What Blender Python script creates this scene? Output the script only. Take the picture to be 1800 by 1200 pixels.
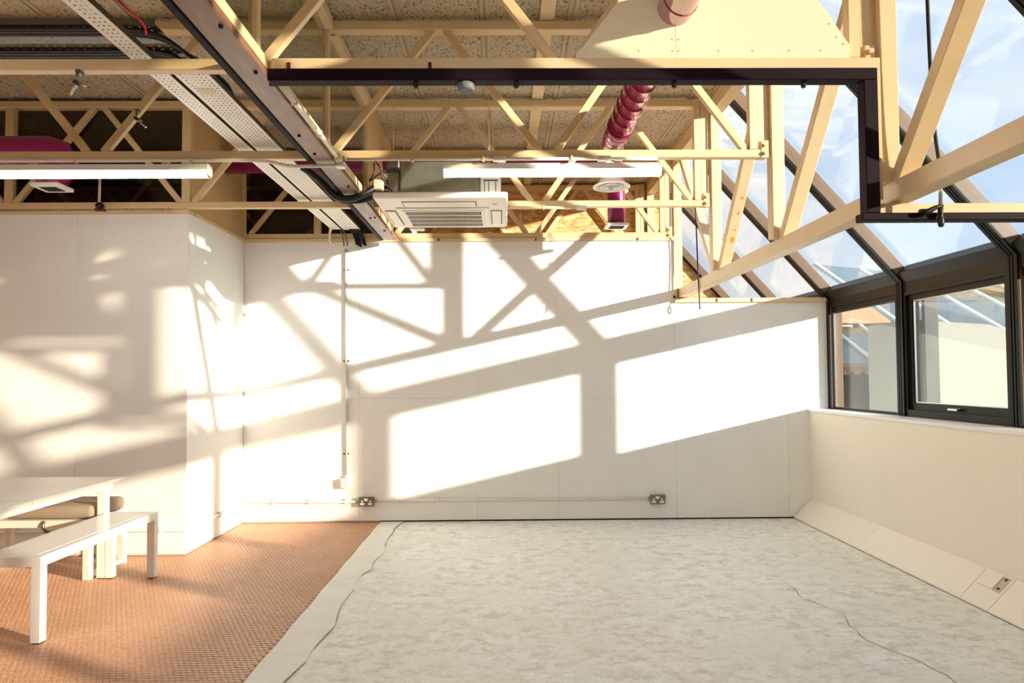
import bpy, bmesh, math, random
from mathutils import Vector, Matrix
random.seed(7)
for o in list(bpy.data.objects): bpy.data.objects.remove(o)
scene = bpy.context.scene
C = scene.collection

# ------------------------------------------------------------------ camera
PITCH, YAW, ROLL, CAMH, FPX = 0.0332, 0.0120, 0.0068, 1.3809, 1186.17
cam_d = bpy.data.cameras.new('camera'); cam = bpy.data.objects.new('camera', cam_d); C.objects.link(cam)
f = Vector((math.sin(YAW) * math.cos(PITCH), math.cos(YAW) * math.cos(PITCH), math.sin(PITCH)))
r = Vector((math.cos(YAW), -math.sin(YAW), 0))
u = r.cross(f)
c_, s_ = math.cos(ROLL), math.sin(ROLL)
r2 = r * c_ - u * s_          # picture content turned counter-clockwise
u2 = u * c_ + r * s_
cam.matrix_world = Matrix(((r2.x, u2.x, -f.x, 0), (r2.y, u2.y, -f.y, 0), (r2.z, u2.z, -f.z, CAMH), (0, 0, 0, 1)))
cam_d.sensor_width = 36.0; cam_d.lens = 36.0 * FPX / 1800.0
cam_d.shift_y = 22.0 / 1800.0
cam_d.clip_start = 0.05; cam_d.clip_end = 300
scene.camera = cam

# ------------------------------------------------------------------ sky, sun, exposure
SUN_STRENGTH, SKY_STRENGTH = 8.6, 0.76
w = bpy.data.worlds.new('sky'); scene.world = w; w.use_nodes = True
nt = w.node_tree; nt.nodes.clear()
tc = nt.nodes.new('ShaderNodeTexCoord')
mp = nt.nodes.new('ShaderNodeMapping'); mp.inputs['Scale'].default_value = (1.0, 1.0, 2.6)
ns = nt.nodes.new('ShaderNodeTexNoise'); ns.inputs['Scale'].default_value = 2.1; ns.inputs['Detail'].default_value = 9
ns.inputs['Roughness'].default_value = 0.56; ns.inputs['Distortion'].default_value = 0.35
rp = nt.nodes.new('ShaderNodeValToRGB')
rp.color_ramp.elements[0].position = 0.36; rp.color_ramp.elements[0].color = (0.55, 0.70, 0.96, 1)
rp.color_ramp.elements[1].position = 0.66; rp.color_ramp.elements[1].color = (0.93, 0.95, 0.98, 1)
bg = nt.nodes.new('ShaderNodeBackground'); bg.inputs['Strength'].default_value = SKY_STRENGTH
wo = nt.nodes.new('ShaderNodeOutputWorld')
nt.links.new(tc.outputs['Generated'], mp.inputs['Vector']); nt.links.new(mp.outputs['Vector'], ns.inputs['Vector'])
nt.links.new(ns.outputs['Fac'], rp.inputs['Fac']); nt.links.new(rp.outputs['Color'], bg.inputs['Color'])
nt.links.new(bg.outputs['Background'], wo.inputs['Surface'])
SUN_DIR = Vector((-2.25, 1.2, -0.50)).normalized()      # direction the light travels
sd = bpy.data.lights.new('sun', 'SUN'); sd.energy = SUN_STRENGTH; sd.angle = math.radians(1.1); sd.color = (1.0, 0.945, 0.865)
sun = bpy.data.objects.new('sun', sd); C.objects.link(sun)
sun.rotation_euler = SUN_DIR.to_track_quat('-Z', 'Y').to_euler(); sun.location = (8, -4, 6)
vs = scene.view_settings
scene.display_settings.display_device = 'sRGB'
vs.view_transform = 'Standard'; vs.look = 'None'; vs.gamma = 1.0; vs.exposure = 0.60; vs.use_curve_mapping = False

# ------------------------------------------------------------------ materials
def S(r, g, b):
    f = lambda v: (v / 255 / 12.92) if v / 255 <= 0.04045 else ((v / 255 + 0.055) / 1.055) ** 2.4
    return (f(r), f(g), f(b), 1)
MAT = {}
def new_mat(name):
    m = bpy.data.materials.new(name); m.use_nodes = True
    MAT[name] = m
    return m, m.node_tree, m.node_tree.nodes['Principled BSDF']
def coords(nt, scale=(1, 1, 1), rnd=True):
    t = nt.nodes.new('ShaderNodeTexCoord'); m = nt.nodes.new('ShaderNodeMapping'); m.inputs['Scale'].default_value = scale
    if rnd:
        oi = nt.nodes.new('ShaderNodeObjectInfo'); mu = nt.nodes.new('ShaderNodeMath'); mu.operation = 'MULTIPLY'; mu.inputs[1].default_value = 37.0
        nt.links.new(oi.outputs['Random'], mu.inputs[0])
        ad = nt.nodes.new('ShaderNodeVectorMath'); ad.operation = 'ADD'
        nt.links.new(t.outputs['Object'], ad.inputs[0]); nt.links.new(mu.outputs[0], ad.inputs[1]); nt.links.new(ad.outputs[0], m.inputs['Vector'])
    else:
        nt.links.new(t.outputs['Object'], m.inputs['Vector'])
    return m.outputs['Vector']
def noise(nt, vec, scale, detail=4, rough=0.5, dist=0.0):
    n = nt.nodes.new('ShaderNodeTexNoise'); n.inputs['Scale'].default_value = scale; n.inputs['Detail'].default_value = detail
    n.inputs['Roughness'].default_value = rough; n.inputs['Distortion'].default_value = dist
    nt.links.new(vec, n.inputs['Vector']); return n.outputs['Fac']
def ramp(nt, fac, stops):
    r = nt.nodes.new('ShaderNodeValToRGB'); e = r.color_ramp.elements
    while len(e) < len(stops): e.new(0.5)
    for el, (p, c) in zip(e, stops): el.position = p; el.color = c
    nt.links.new(fac, r.inputs['Fac']); return r.outputs['Color']
def mixc(nt, fac, a, b, mode='MIX'):
    m = nt.nodes.new('ShaderNodeMix'); m.data_type = 'RGBA'; m.blend_type = mode
    if isinstance(fac, (int, float)): m.inputs[0].default_value = fac
    else: nt.links.new(fac, m.inputs[0])
    for i, v in ((6, a), (7, b)):
        if isinstance(v, tuple): m.inputs[i].default_value = v
        else: nt.links.new(v, m.inputs[i])
    return m.outputs[2]
def bump(nt, b, h, strength=0.2, dist=0.01):
    n = nt.nodes.new('ShaderNodeBump'); n.inputs['Strength'].default_value = strength; n.inputs['Distance'].default_value = dist
    nt.links.new(h, n.inputs['Height']); nt.links.new(n.outputs['Normal'], b.inputs['Normal'])
def simple(name, col, rough=0.5, metal=0.0, var=0.0, vscale=6.0, bmp=0.0, bscale=60.0, coat=0.0, stretch=(1, 1, 1)):
    m, nt, b = new_mat(name)
    b.inputs['Roughness'].default_value = rough; b.inputs['Metallic'].default_value = metal
    b.inputs['Coat Weight'].default_value = coat
    if var > 0 or bmp > 0: v = coords(nt, stretch)
    if var > 0:
        n = noise(nt, v, vscale, 5, 0.6)
        d = tuple(max(0, c * (1 - var)) for c in col[:3]) + (1,); l = tuple(min(1, c * (1 + var)) for c in col[:3]) + (1,)
        nt.links.new(ramp(nt, n, [(0.3, d), (0.7, l)]), b.inputs['Base Color'])
    else: b.inputs['Base Color'].default_value = col
    if bmp > 0: bump(nt, b, noise(nt, v, bscale, 3), bmp, 0.004)
    return m
simple('wall_paint', S(247, 245, 240), 0.62, var=0.03, vscale=2.2, bmp=0.30, bscale=46)
simple('side_paint', S(248, 246, 241), 0.6, var=0.025, vscale=2.0, bmp=0.18, bscale=40)
simple('parapet_paint', S(248, 241, 226), 0.5, var=0.02, vscale=1.5, bmp=0.05, bscale=30)
simple('sill_paint', S(244, 242, 240), 0.4)
simple('rear_wall', S(196, 184, 166), 0.7)
simple('core', S(205, 196, 180), 0.8)
simple('joint_core', S(226, 216, 200), 0.9)  # pale backing colour seen in the joints between wall boards
simple('cream_timber', S(229, 203, 160), 0.42, var=0.05, vscale=5, bmp=0.06, bscale=40, stretch=(1, 1, 1))
simple('cream_steel', S(225, 197, 150), 0.38, var=0.04, vscale=4)
simple('plywood_cream', S(242, 230, 200), 0.45, var=0.035, vscale=1.6, bmp=0.05, bscale=25)
simple('panel_cream', S(222, 184, 132), 0.5, var=0.05, vscale=1.4)
simple('plum_steel', S(26, 8, 21), 0.6)
MAT['plum_steel'].node_tree.nodes['Principled BSDF'].inputs['Specular IOR Level'].default_value = 0.12
simple('sensor_grey', S(112, 118, 114), 0.6)
simple('black_plastic', S(18, 17, 18), 0.45)
simple('black_cable', S(14, 13, 14), 0.5)
simple('dark_gap', S(22, 20, 20), 0.9)
simple('white_enamel', S(246, 245, 242), 0.22, coat=0.25)
simple('table_white', S(240, 236, 226), 0.28)
simple('white_plastic', S(242, 238, 228), 0.35)
simple('ac_plastic', S(238, 228, 212), 0.38)
simple('conduit_white', S(240, 232, 216), 0.4)
simple('conduit_cream', S(224, 200, 160), 0.4)
simple('galvanised', S(168, 166, 152), 0.34, 0.85, var=0.12, vscale=9)
simple('tray_steel', S(246, 244, 234), 0.45, 0.0, var=0.05, vscale=8)
simple('tray_dark', S(104, 100, 84), 0.5, 0.6, var=0.10, vscale=12)
simple('chrome', S(190, 188, 182), 0.25, 1.0)
simple('grey_steel', S(120, 118, 112), 0.35, 0.9)
simple('socket_metal', S(128, 126, 118), 0.42, 0.6, var=0.05)
simple('magenta_paint', S(158, 5, 64), 0.2, 0.0, coat=1.0)
MAT['magenta_paint'].node_tree.nodes['Principled BSDF'].inputs['Coat IOR'].default_value = 3.6
simple('magenta_dark', S(140, 4, 86), 0.3, 0.0, coat=0.3)
simple('magenta_seam', S(128, 8, 62), 0.35)
simple('bronze', S(108, 84, 60), 0.5, 0.0, var=0.10, vscale=7)
simple('bronze_dark', S(33, 26, 19), 0.42, 0.0, var=0.12, vscale=9)
simple('gasket', S(16, 15, 15), 0.45)
for q in ('gasket', 'bronze_dark'): MAT[q].node_tree.nodes['Principled BSDF'].inputs['Specular IOR Level'].default_value = 0.2
simple('conduit_grey', S(208, 204, 194), 0.4)
simple('cushion_grey', S(160, 144, 122), 0.85, var=0.05, vscale=14, bmp=0.15, bscale=150)
simple('cord_purple', S(64, 28, 62), 0.7)
simple('rope_black', S(24, 18, 22), 0.7)
simple('red_cord', S(186, 14, 46), 0.5)
simple('pale_string', S(236, 228, 210), 0.7)
simple('sticker', S(226, 222, 176), 0.6)
simple('brick_far', S(214, 150, 106), 0.85, var=0.12, vscale=9)
simple('render_shaded', S(158, 154, 142), 0.8, var=0.03)  # grey base puts shade into the colour of the white render
simple('slate_far', S(92, 88, 84), 0.8, var=0.15, vscale=3)
simple('fascia_far', S(190, 150, 118), 0.8, var=0.06)
simple('green_far', S(74, 164, 112), 0.7)
simple('bar_white', S(244, 244, 240), 0.5)
simple('asphalt_far', S(120, 112, 100), 0.9, var=0.1)
simple('orange_mark', S(240, 156, 40), 0.6)
simple('clip_red', S(88, 22, 26), 0.5)
# beam: worn brown paint
m, nt, b = new_mat('beam_brown'); v = coords(nt, (5, 1.2, 5), False)
n1 = noise(nt, v, 3.0, 6, 0.6)
nt.links.new(ramp(nt, n1, [(0.3, S(98, 66, 52)), (0.55, S(134, 98, 78)), (0.8, S(164, 126, 102))]), b.inputs['Base Color'])
b.inputs['Roughness'].default_value = 0.36
# wood-wool ceiling board
m, nt, b = new_mat('wood_wool'); v = coords(nt, (1, 0.55, 1))
n1 = noise(nt, v, 72, 3, 0.6, 1.2); n2 = noise(nt, v, 5, 3, 0.5)
base = ramp(nt, n1, [(0.36, S(112, 90, 62)), (0.45, S(206, 192, 168)), (0.70, S(228, 216, 194))])
nt.links.new(mixc(nt, 0.35, base, ramp(nt, n2, [(0.3, S(206, 192, 166)), (0.7, S(236, 226, 206))]), 'MULTIPLY'), b.inputs['Base Color'])
b.inputs['Roughness'].default_value = 0.9; bump(nt, b, n1, 0.5, 0.008)
simple('ceiling_rib', S(196, 180, 150), 0.8, var=0.06)
simple('roof_deck', S(120, 110, 100), 0.9)
# OSB
def osb(name, a, c, d):
    m, nt, b = new_mat(name); v = coords(nt, (1, 1, 1), False)
    vo = nt.nodes.new('ShaderNodeTexVoronoi'); vo.inputs['Scale'].default_value = 16
    dn = nt.nodes.new('ShaderNodeMapping'); dn.inputs['Scale'].default_value = (1.0, 1, 2.6); dn.inputs['Rotation'].default_value = (0, 0.7, 0)
    nt.links.new(v, dn.inputs['Vector']); nt.links.new(dn.outputs['Vector'], vo.inputs['Vector'])
    g = nt.nodes.new('ShaderNodeSeparateColor'); nt.links.new(vo.outputs['Color'], g.inputs[0])
    nt.links.new(ramp(nt, g.outputs[0], [(0.0, a), (0.5, c), (1.0, d)]), b.inputs['Base Color']); b.inputs['Roughness'].default_value = 0.7
osb('osb', S(190, 140, 82), S(216, 172, 112), S(236, 202, 148))
osb('osb_shaded', S(112, 88, 60), S(128, 102, 70), S(146, 116, 80))  # darker copy of the OSB, the store's lack of light in its colour
# concrete
m, nt, b = new_mat('concrete'); v = coords(nt, (0.8, 1.0, 1), False)
n1 = noise(nt, v, 1.2, 5, 0.6); n2 = noise(nt, v, 10.0, 14, 0.84); n3 = noise(nt, v, 30, 5, 0.7); n4 = noise(nt, v, 2.4, 9, 0.72); n5 = noise(nt, v, 4.2, 8, 0.7, 0.3)
fl_ = ramp(nt, n2, [(0.42, S(212, 207, 197)), (0.47, S(232, 231, 223)), (0.51, S(244, 245, 240)), (0.60, S(251, 252, 249))])
mask = ramp(nt, n4, [(0.40, (0.12, 0.12, 0.12, 1)), (0.52, (1, 1, 1, 1))])
a = mixc(nt, mask, S(244, 246, 241), fl_)
n6 = noise(nt, v, 27.0, 12, 0.82)
a = mixc(nt, 0.40, a, ramp(nt, n6, [(0.40, S(214, 208, 198)), (0.46, S(240, 238, 232)), (0.52, (1, 1, 1, 1))]), 'MULTIPLY')
a = mixc(nt, 0.4, a, ramp(nt, n1, [(0.35, S(236, 232, 220)), (0.62, (1, 1, 1, 1))]), 'MULTIPLY')
a = mixc(nt, 0.6, a, ramp(nt, n5, [(0.62, (1, 1, 1, 1)), (0.655, S(212, 212, 208)), (0.72, S(222, 222, 218))]), 'MULTIPLY')
a = mixc(nt, 0.6, a, ramp(nt, n3, [(0.30, (0.45, 0.42, 0.40, 1)), (0.34, (1, 1, 1, 1))]), 'MULTIPLY')
nt.links.new(a, b.inputs['Base Color'])
rr = nt.nodes.new('ShaderNodeMapRange'); rr.inputs[3].default_value = 0.38; rr.inputs[4].default_value = 0.60
nt.links.new(n2, rr.inputs[0]); nt.links.new(rr.outputs[0], b.inputs['Roughness'])
bump(nt, b, n2, 0.10, 0.004)
m, nt, b = new_mat('screed'); v = coords(nt, (1, 1, 1), False)
n2 = noise(nt, v, 6.0, 8, 0.6)
nt.links.new(ramp(nt, n2, [(0.3, S(230, 230, 221)), (0.7, S(240, 240, 232))]), b.inputs['Base Color']); b.inputs['Roughness'].default_value = 0.55
bump(nt, b, n2, 0.1, 0.005)
simple('crack', S(138, 128, 110), 0.9)
# terracotta
m, nt, b = new_mat('terracotta'); v = coords(nt, (1, 1, 1), False)
n1 = noise(nt, v, 1.3, 5, 0.6); n2 = noise(nt, v, 38, 2, 0.5)
a = ramp(nt, n1, [(0.3, S(200, 152, 120)), (0.5, S(210, 164, 132)), (0.72, S(222, 180, 150))])
a = mixc(nt, 0.35, a, ramp(nt, n2, [(0.3, S(206, 180, 160)), (0.7, (1, 1, 1, 1))]), 'MULTIPLY')
nt.links.new(a, b.inputs['Base Color']); b.inputs['Roughness'].default_value = 0.36
simple('tile_grout', S(176, 128, 98), 0.6, var=0.08)
# glass: thin pane, lets sun and sky straight through, mirrors a little
def pane_mat(name, tint, refl=0.10):
    m = bpy.data.materials.new(name); m.use_nodes = True; nt = m.node_tree; nt.nodes.clear(); MAT[name] = m
    o = nt.nodes.new('ShaderNodeOutputMaterial'); t = nt.nodes.new('ShaderNodeBsdfTransparent'); t.inputs['Color'].default_value = tint
    g = nt.nodes.new('ShaderNodeBsdfGlossy'); g.inputs['Roughness'].default_value = 0.02
    fr = nt.nodes.new('ShaderNodeLayerWeight'); fr.inputs['Blend'].default_value = 0.5      # facing: same from both sides of the sheet
    pw_ = nt.nodes.new('ShaderNodeMath'); pw_.operation = 'POWER'; pw_.inputs[1].default_value = 5.0
    nt.links.new(fr.outputs['Facing'], pw_.inputs[0])
    mu = nt.nodes.new('ShaderNodeMath'); mu.operation = 'MULTIPLY_ADD'; mu.inputs[1].default_value = 0.9; mu.inputs[2].default_value = refl * 0.4
    mx = nt.nodes.new('ShaderNodeMixShader')
    nt.links.new(pw_.outputs[0], mu.inputs[0]); nt.links.new(mu.outputs[0], mx.inputs[0])
    nt.links.new(t.outputs[0], mx.inputs[1]); nt.links.new(g.outputs[0], mx.inputs[2]); nt.links.new(mx.outputs[0], o.inputs['Surface'])
pane_mat('glass', (0.96, 0.98, 0.97, 1))
pane_mat('glass_dimmed', (0.77, 0.74, 0.68, 1))  # tint added to the near bays to dim sun on the left wall
pane_mat('glass_partition', (0.84, 0.85, 0.78, 1), 0.1)
pane_mat('glass_smoked', (0.66, 0.62, 0.54, 1), 0.1)
pane_mat('glass_far', (0.75, 0.85, 0.84, 1), 0.5)
def emit(name, col, st):
    m = bpy.data.materials.new(name); m.use_nodes = True; nt = m.node_tree; b = nt.nodes['Principled BSDF']; MAT[name] = m
    b.inputs['Base Color'].default_value = col; b.inputs['Emission Color'].default_value = col; b.inputs['Emission Strength'].default_value = st
emit('tube_light', (1.0, 0.97, 0.93, 1), 16.0)

# ------------------------------------------------------------------ helpers
ORG = {}
def tag(o, label=None, cat=None, group=None, kind=None):
    if label: o['label'] = label
    if cat: o['category'] = cat
    if group: o['group'] = group
    if kind: o['kind'] = kind
    return o
def thing(name, loc, label, cat=None, group=None, kind=None):
    o = bpy.data.objects.new(name, None); C.objects.link(o); o.location = loc; o.empty_display_size = 0.1
    ORG[o.name] = Vector(loc)
    return tag(o, label, cat, group, kind)
def link_mesh(name, me, parent=None, mat=None, smooth=False):
    o = bpy.data.objects.new(name, me); C.objects.link(o)
    if mat: me.materials.append(MAT[mat])
    if parent is not None:
        o.parent = parent; ORG[o.name] = ORG[parent.name]
    else: ORG[o.name] = Vector((0, 0, 0))
    if smooth:
        for p in me.polygons: p.use_smooth = True
    return o
def mesh(name, vs_, fs, mat, parent=None, smooth=False):
    """vertices in world metres; stored relative to the parent's origin (or to the thing's own base)"""
    if parent is not None: og = ORG[parent.name]
    else:
        xs = [v[0] for v in vs_]; ys = [v[1] for v in vs_]; zs = [v[2] for v in vs_]
        og = Vector(((min(xs) + max(xs)) / 2, (min(ys) + max(ys)) / 2, min(zs)))
    me = bpy.data.meshes.new(name); me.from_pydata([tuple(Vector(v) - og) for v in vs_], [], fs); me.update()
    o = link_mesh(name, me, parent, mat, smooth)
    if parent is None: o.location = og; ORG[o.name] = og
    return o
def from_bm(name, bm, mat, parent=None, smooth=False):
    bm.normal_update()
    vs_ = [v.co.copy() for v in bm.verts]; bm.verts.index_update()
    fs = [[v.index for v in f_.verts] for f_ in bm.faces]; bm.free()
    return mesh(name, vs_, fs, mat, parent, smooth)
def bm_box(bm, lo, hi, M=None):
    vs_ = [bm.verts.new((x, y, z)) for x in (lo[0], hi[0]) for y in (lo[1], hi[1]) for z in (lo[2], hi[2])]
    if M is not None:
        for v in vs_: v.co = M @ v.co
    fs = [(0, 1, 3, 2), (4, 6, 7, 5), (0, 4, 5, 1), (2, 3, 7, 6), (0, 2, 6, 4), (1, 5, 7, 3)]
    return [bm.faces.new([vs_[i] for i in q]) for q in fs]
def bevel_bm(bm, w, seg=1):
    if w > 0: bmesh.ops.bevel(bm, geom=list(bm.edges), offset=w, segments=seg, affect='EDGES', profile=0.5)
def box(name, lo, hi, mat, parent=None, bev=0.003, seg=1):
    bm = bmesh.new(); bm_box(bm, lo, hi); bmesh.ops.recalc_face_normals(bm, faces=bm.faces[:])
    mn = min(abs(hi[i] - lo[i]) for i in range(3)); bevel_bm(bm, min(bev, mn * 0.3), seg)
    return from_bm(name, bm, mat, parent)
def frame_of(p0, p1, side):
    d = (Vector(p1) - Vector(p0)); L = d.length; z = d.normalized(); s = Vector(side); s = (s - z * s.dot(z)).normalized(); y = z.cross(s)
    return Matrix(((s.x, y.x, z.x, p0[0]), (s.y, y.y, z.y, p0[1]), (s.z, y.z, z.z, p0[2]), (0, 0, 0, 1))), L
def bm_bar(bm, p0, p1, w_, d_, side):
    M, L = frame_of(p0, p1, side)
    return bm_box(bm, (-w_ / 2, -d_ / 2, 0), (w_ / 2, d_ / 2, L), M)
def bar(name, p0, p1, w_, d_, mat, parent=None, side=(1, 0, 0), bev=0.003):
    bm = bmesh.new(); bm_bar(bm, p0, p1, w_, d_, side); bmesh.ops.recalc_face_normals(bm, faces=bm.faces[:]); bevel_bm(bm, min(bev, 0.3 * min(w_, d_)))
    return from_bm(name, bm, mat, parent)
def bm_tube(bm, path, r_, n=10, cap=True):
    pts = [Vector(p) for p in path]; rs = r_ if isinstance(r_, (list, tuple)) else [r_] * len(pts)
    rings = []; prev = None
    for i, p in enumerate(pts):
        if i == 0: t = pts[1] - p
        elif i == len(pts) - 1: t = p - pts[i - 1]
        else: t = (pts[i + 1] - p).normalized() + (p - pts[i - 1]).normalized()
        t.normalize()
        if prev is None:
            a = Vector((0, 0, 1)) if abs(t.z) < 0.9 else Vector((1, 0, 0))
            s = (a - t * a.dot(t)).normalized()
        else: s = (prev - t * prev.dot(t)).normalized()
        prev = s; q = t.cross(s); k = 1.0
        if 0 < i < len(pts) - 1:
            cs = (pts[i + 1] - p).normalized().dot((p - pts[i - 1]).normalized()); k = 1.0
        rings.append([bm.verts.new(p + (s * math.cos(2 * math.pi * j / n) + q * math.sin(2 * math.pi * j / n)) * rs[i]) for j in range(n)])
    for a, b_ in zip(rings, rings[1:]):
        for j in range(n): bm.faces.new((a[j], a[(j + 1) % n], b_[(j + 1) % n], b_[j]))
    if cap:
        bm.faces.new(rings[0][::-1]); bm.faces.new(rings[-1])
def tube(name, path, r_, mat, parent=None, n=10, smooth=True):
    bm = bmesh.new(); bm_tube(bm, path, r_, n); bmesh.ops.recalc_face_normals(bm, faces=bm.faces[:])
    o = from_bm(name, bm, mat, parent, False)
    if smooth:
        for p in o.data.polygons: p.use_smooth = len(p.vertices) == 4
    return o
def smooth_path(pts, n=8):
    P = [Vector(p) for p in pts]; out = []
    for i in range(len(P) - 1):
        a = P[max(i - 1, 0)]; b_ = P[i]; c = P[i + 1]; d = P[min(i + 2, len(P) - 1)]
        for k in range(n):
            t = k / n
            out.append(0.5 * ((2 * b_) + (c - a) * t + (2 * a - 5 * b_ + 4 * c - d) * t * t + (3 * b_ - a - 3 * c + d) * t ** 3))
    return out + [P[-1]]
def lathe(name, centre, prof, mat, parent=None, n=32):
    bm = bmesh.new(); rings = []
    for (rr_, z) in prof: rings.append([bm.verts.new((centre[0] + rr_ * math.cos(2 * math.pi * j / n), centre[1] + rr_ * math.sin(2 * math.pi * j / n), z)) for j in range(n)])
    for a, b_ in zip(rings, rings[1:]):
        for j in range(n): bm.faces.new((a[j], a[(j + 1) % n], b_[(j + 1) % n], b_[j]))
    bm.faces.new(rings[0]); bm.faces.new(rings[-1][::-1])
    bmesh.ops.recalc_face_normals(bm, faces=bm.faces[:])
    o = from_bm(name, bm, mat, parent)
    for p in o.data.polygons: p.use_smooth = len(p.vertices) == 4
    return o
def prism(name, poly, axis, a, b_, mat, parent=None, bev=0.0):
    """polygon in the two axes other than `axis`, extruded from a to b"""
    def pt(q, t):
        if axis == 'y': return (q[0], t, q[1])
        if axis == 'x': return (t, q[0], q[1])
        return (q[0], q[1], t)
    n = len(poly); bm = bmesh.new()
    A = [bm.verts.new(pt(q, a)) for q in poly]; B = [bm.verts.new(pt(q, b_)) for q in poly]
    bm.faces.new(A); bm.faces.new(B[::-1])
    for i in range(n): bm.faces.new((A[i], B[i], B[(i + 1) % n], A[(i + 1) % n]))
    bmesh.ops.recalc_face_normals(bm, faces=bm.faces[:]); bevel_bm(bm, bev)
    return from_bm(name, bm, mat, parent)
def copy_tree(o, loc=None, parent=None):
    c = o.copy(); C.objects.link(c); c.parent = parent
    if loc is not None: c.location = loc
    ORG[c.name] = Vector(c.location) if parent is None else ORG[parent.name]
    for ch in o.children: copy_tree(ch, None, c)
    return c

# ------------------------------------------------------------------ key dimensions (metres)
YB = 6.5125; D = 1.2
T = lambda k: YB - (4 - k) * D
YL = 5.357; XJ = -2.50
Y0, Y9 = -3.0, 10.2; XL = -7.0; XW = 2.955
ZC = 3.62

# ------------------------------------------------------------------ floor
fl = thing('floor', (0, 2, 0), 'bare worn pale grey concrete floor under the sloping glazing', kind='structure')
box('concrete_slab', (-1.19, Y0, -0.15), (3.3, YB, 0.0), 'concrete', fl, 0)
# smoother screed strip beside the tiles with a ragged right edge
N = 60; L_, R_ = [], []          # left and right outline
for i in range(N + 1):
    y = Y0 + (YB - 0.002 - Y0) * i / N
    L_.append((-1.189 + 0.004 * math.sin(i * 1.7), y)); R_.append((-0.985 + 0.022 * math.sin(i * 0.63) + 0.012 * math.sin(i * 1.9 + 1) + random.uniform(-0.012, 0.012), y))
vs_ = []; fs = []
for z in (0.0005, 0.004):
    for (a, y) in L_: vs_.append((a, y, z))
    for (a, y) in R_: vs_.append((a, y, z))
n1 = N + 1
for i in range(N):
    fs.append((2 * n1 + i, 3 * n1 + i, 3 * n1 + i + 1, 2 * n1 + i + 1))
    fs.append((n1 + i, n1 + i + 1, 3 * n1 + i + 1, 3 * n1 + i)); fs.append((i, 2 * n1 + i, 2 * n1 + i + 1, i + 1))
mesh('screed_strip', vs_, fs, 'screed', fl)
def crack(pts, w0=0.005):
    vs_ = []; fs = []
    for i, (x, y) in enumerate(pts):
        w_ = w0 * random.uniform(0.3, 1.3); vs_ += [(x - w_, y, 0.0056), (x + w_, y, 0.0056)]
        if i: k = 2 * i; fs.append((k - 2, k - 1, k + 1, k))
    mesh('crack', vs_, fs, 'crack', fl)
for i0, i1 in ((24, 29), (31, 36), (38, 40), (41, 47), (49, 52), (54, 60)): crack([(x + 0.003, y) for x, y in R_[i0:i1 + 1]], 0.0032)
for y in (3.45, 4.08, 4.62, 5.2, 5.75): crack([(-1.185 + i * 0.02, y + random.uniform(-0.008, 0.008) + 0.012 * i * (1 if y > 4.5 else -0.5)) for i in range(8)], 0.002)
pts = []; x = 2.0
for i in range(26): pts.append((x, 3.0 + 0.06 * i)); x += random.uniform(-0.035, 0.022)
vs_ = []; fs = []
for i, (a, y) in enumerate(pts):
    w_ = 0.0025 * random.uniform(0.4, 1.2); vs_ += [(a - w_, y, 0.0012), (a + w_, y, 0.0012)]
    if i: k = 2 * i; fs.append((k - 2, k - 1, k + 1, k))
mesh('crack', vs_, fs, 'crack', fl)
ft = thing('floor_tiled', (-3, 2, 0), 'terracotta floor of tiny staggered studs left of the concrete', kind='structure')
box('tile_bed', (XL, Y0, -0.15), (-1.19, Y9, -0.0035), 'tile_grout', ft, 0)
px, py = 0.0300, 0.0262
vs_ = []; fs = []
ny = int((YB - 1.9) / py)
for j in range(ny):
    y = 1.9 + (j + 0.5) * py
    xl = max(-4.6, -0.92 * y - 0.3)
    nx = int((-1.195 - xl) / px)
    for i in range(nx):
        x = -1.195 - (i + 0.5) * px - (0.5 * px if j % 2 else 0)
        if y > YL and x < XJ: continue
        if x - px * 0.5 < -4.6: continue
        a, b_ = px * 0.455, py * 0.43; t1 = random.uniform(-0.00055, 0.00055); t2 = random.uniform(-0.00055, 0.00055); k = len(vs_)
        for (sx, sy) in ((-1, -1), (1, -1), (1, 1), (-1, 1)): vs_.append((x + sx * a, y + sy * b_, -0.0036))
        for (sx, sy) in ((-1, -1), (1, -1), (1, 1), (-1, 1)): vs_.append((x + sx * (a - 0.0028), y + sy * (b_ - 0.0028), 0.0 + t1 * sx + t2 * sy))
        fs += [(k + 4, k + 5, k + 6, k + 7)] + [(k + q, k + (q + 1) % 4, k + 4 + (q + 1) % 4, k + 4 + q) for q in range(4)]
st = mesh('tile_studs', vs_, fs, 'terracotta', ft); tag(st, kind='stuff')
box('slab_beyond', (-1.19, YB, -0.15), (3.3, Y9, -0.002), 'screed', fl, 0)

# ------------------------------------------------------------------ walls
def panel_wall(name, label, plane, at, back, cols, rows, mat, core=None, gap=0.0011, flip=False, clip=None):
    """boards on the plane y=at (cols in x) or x=at (cols in y); `back` = core thickness away from the room"""
    root = thing(name, ((cols[0] + cols[-1]) / 2, at, 0) if plane == 'y' else (at, (cols[0] + cols[-1]) / 2, 0), label, kind='structure')
    for (c0, c1) in zip(cols, cols[1:]):
        for (z0, z1) in zip(rows, rows[1:]):
            if clip and not clip(c0, c1, z0, z1): continue
            a, b_ = c0 + gap / 2, c1 - gap / 2; e, g = z0 + gap / 2, z1 - gap / 2
            s = 0.012 if back > 0 else -0.012
            if plane == 'y': box('panel', (a, min(at, at + s), e), (b_, max(at, at + s), g), mat, root, 0.0016)
            else: box('panel', (min(at, at + s), a, e), (max(at, at + s), b_, g), mat, root, 0.0016)
    return root
wb = panel_wall('wall_back', 'white painted board wall at the back striped with truss shadows', 'y', YB, 0.1, [XJ, -1.40, -0.267, 0.519, 1.655], [0.012, 1.18, 2.69], 'wall_paint')
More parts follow.
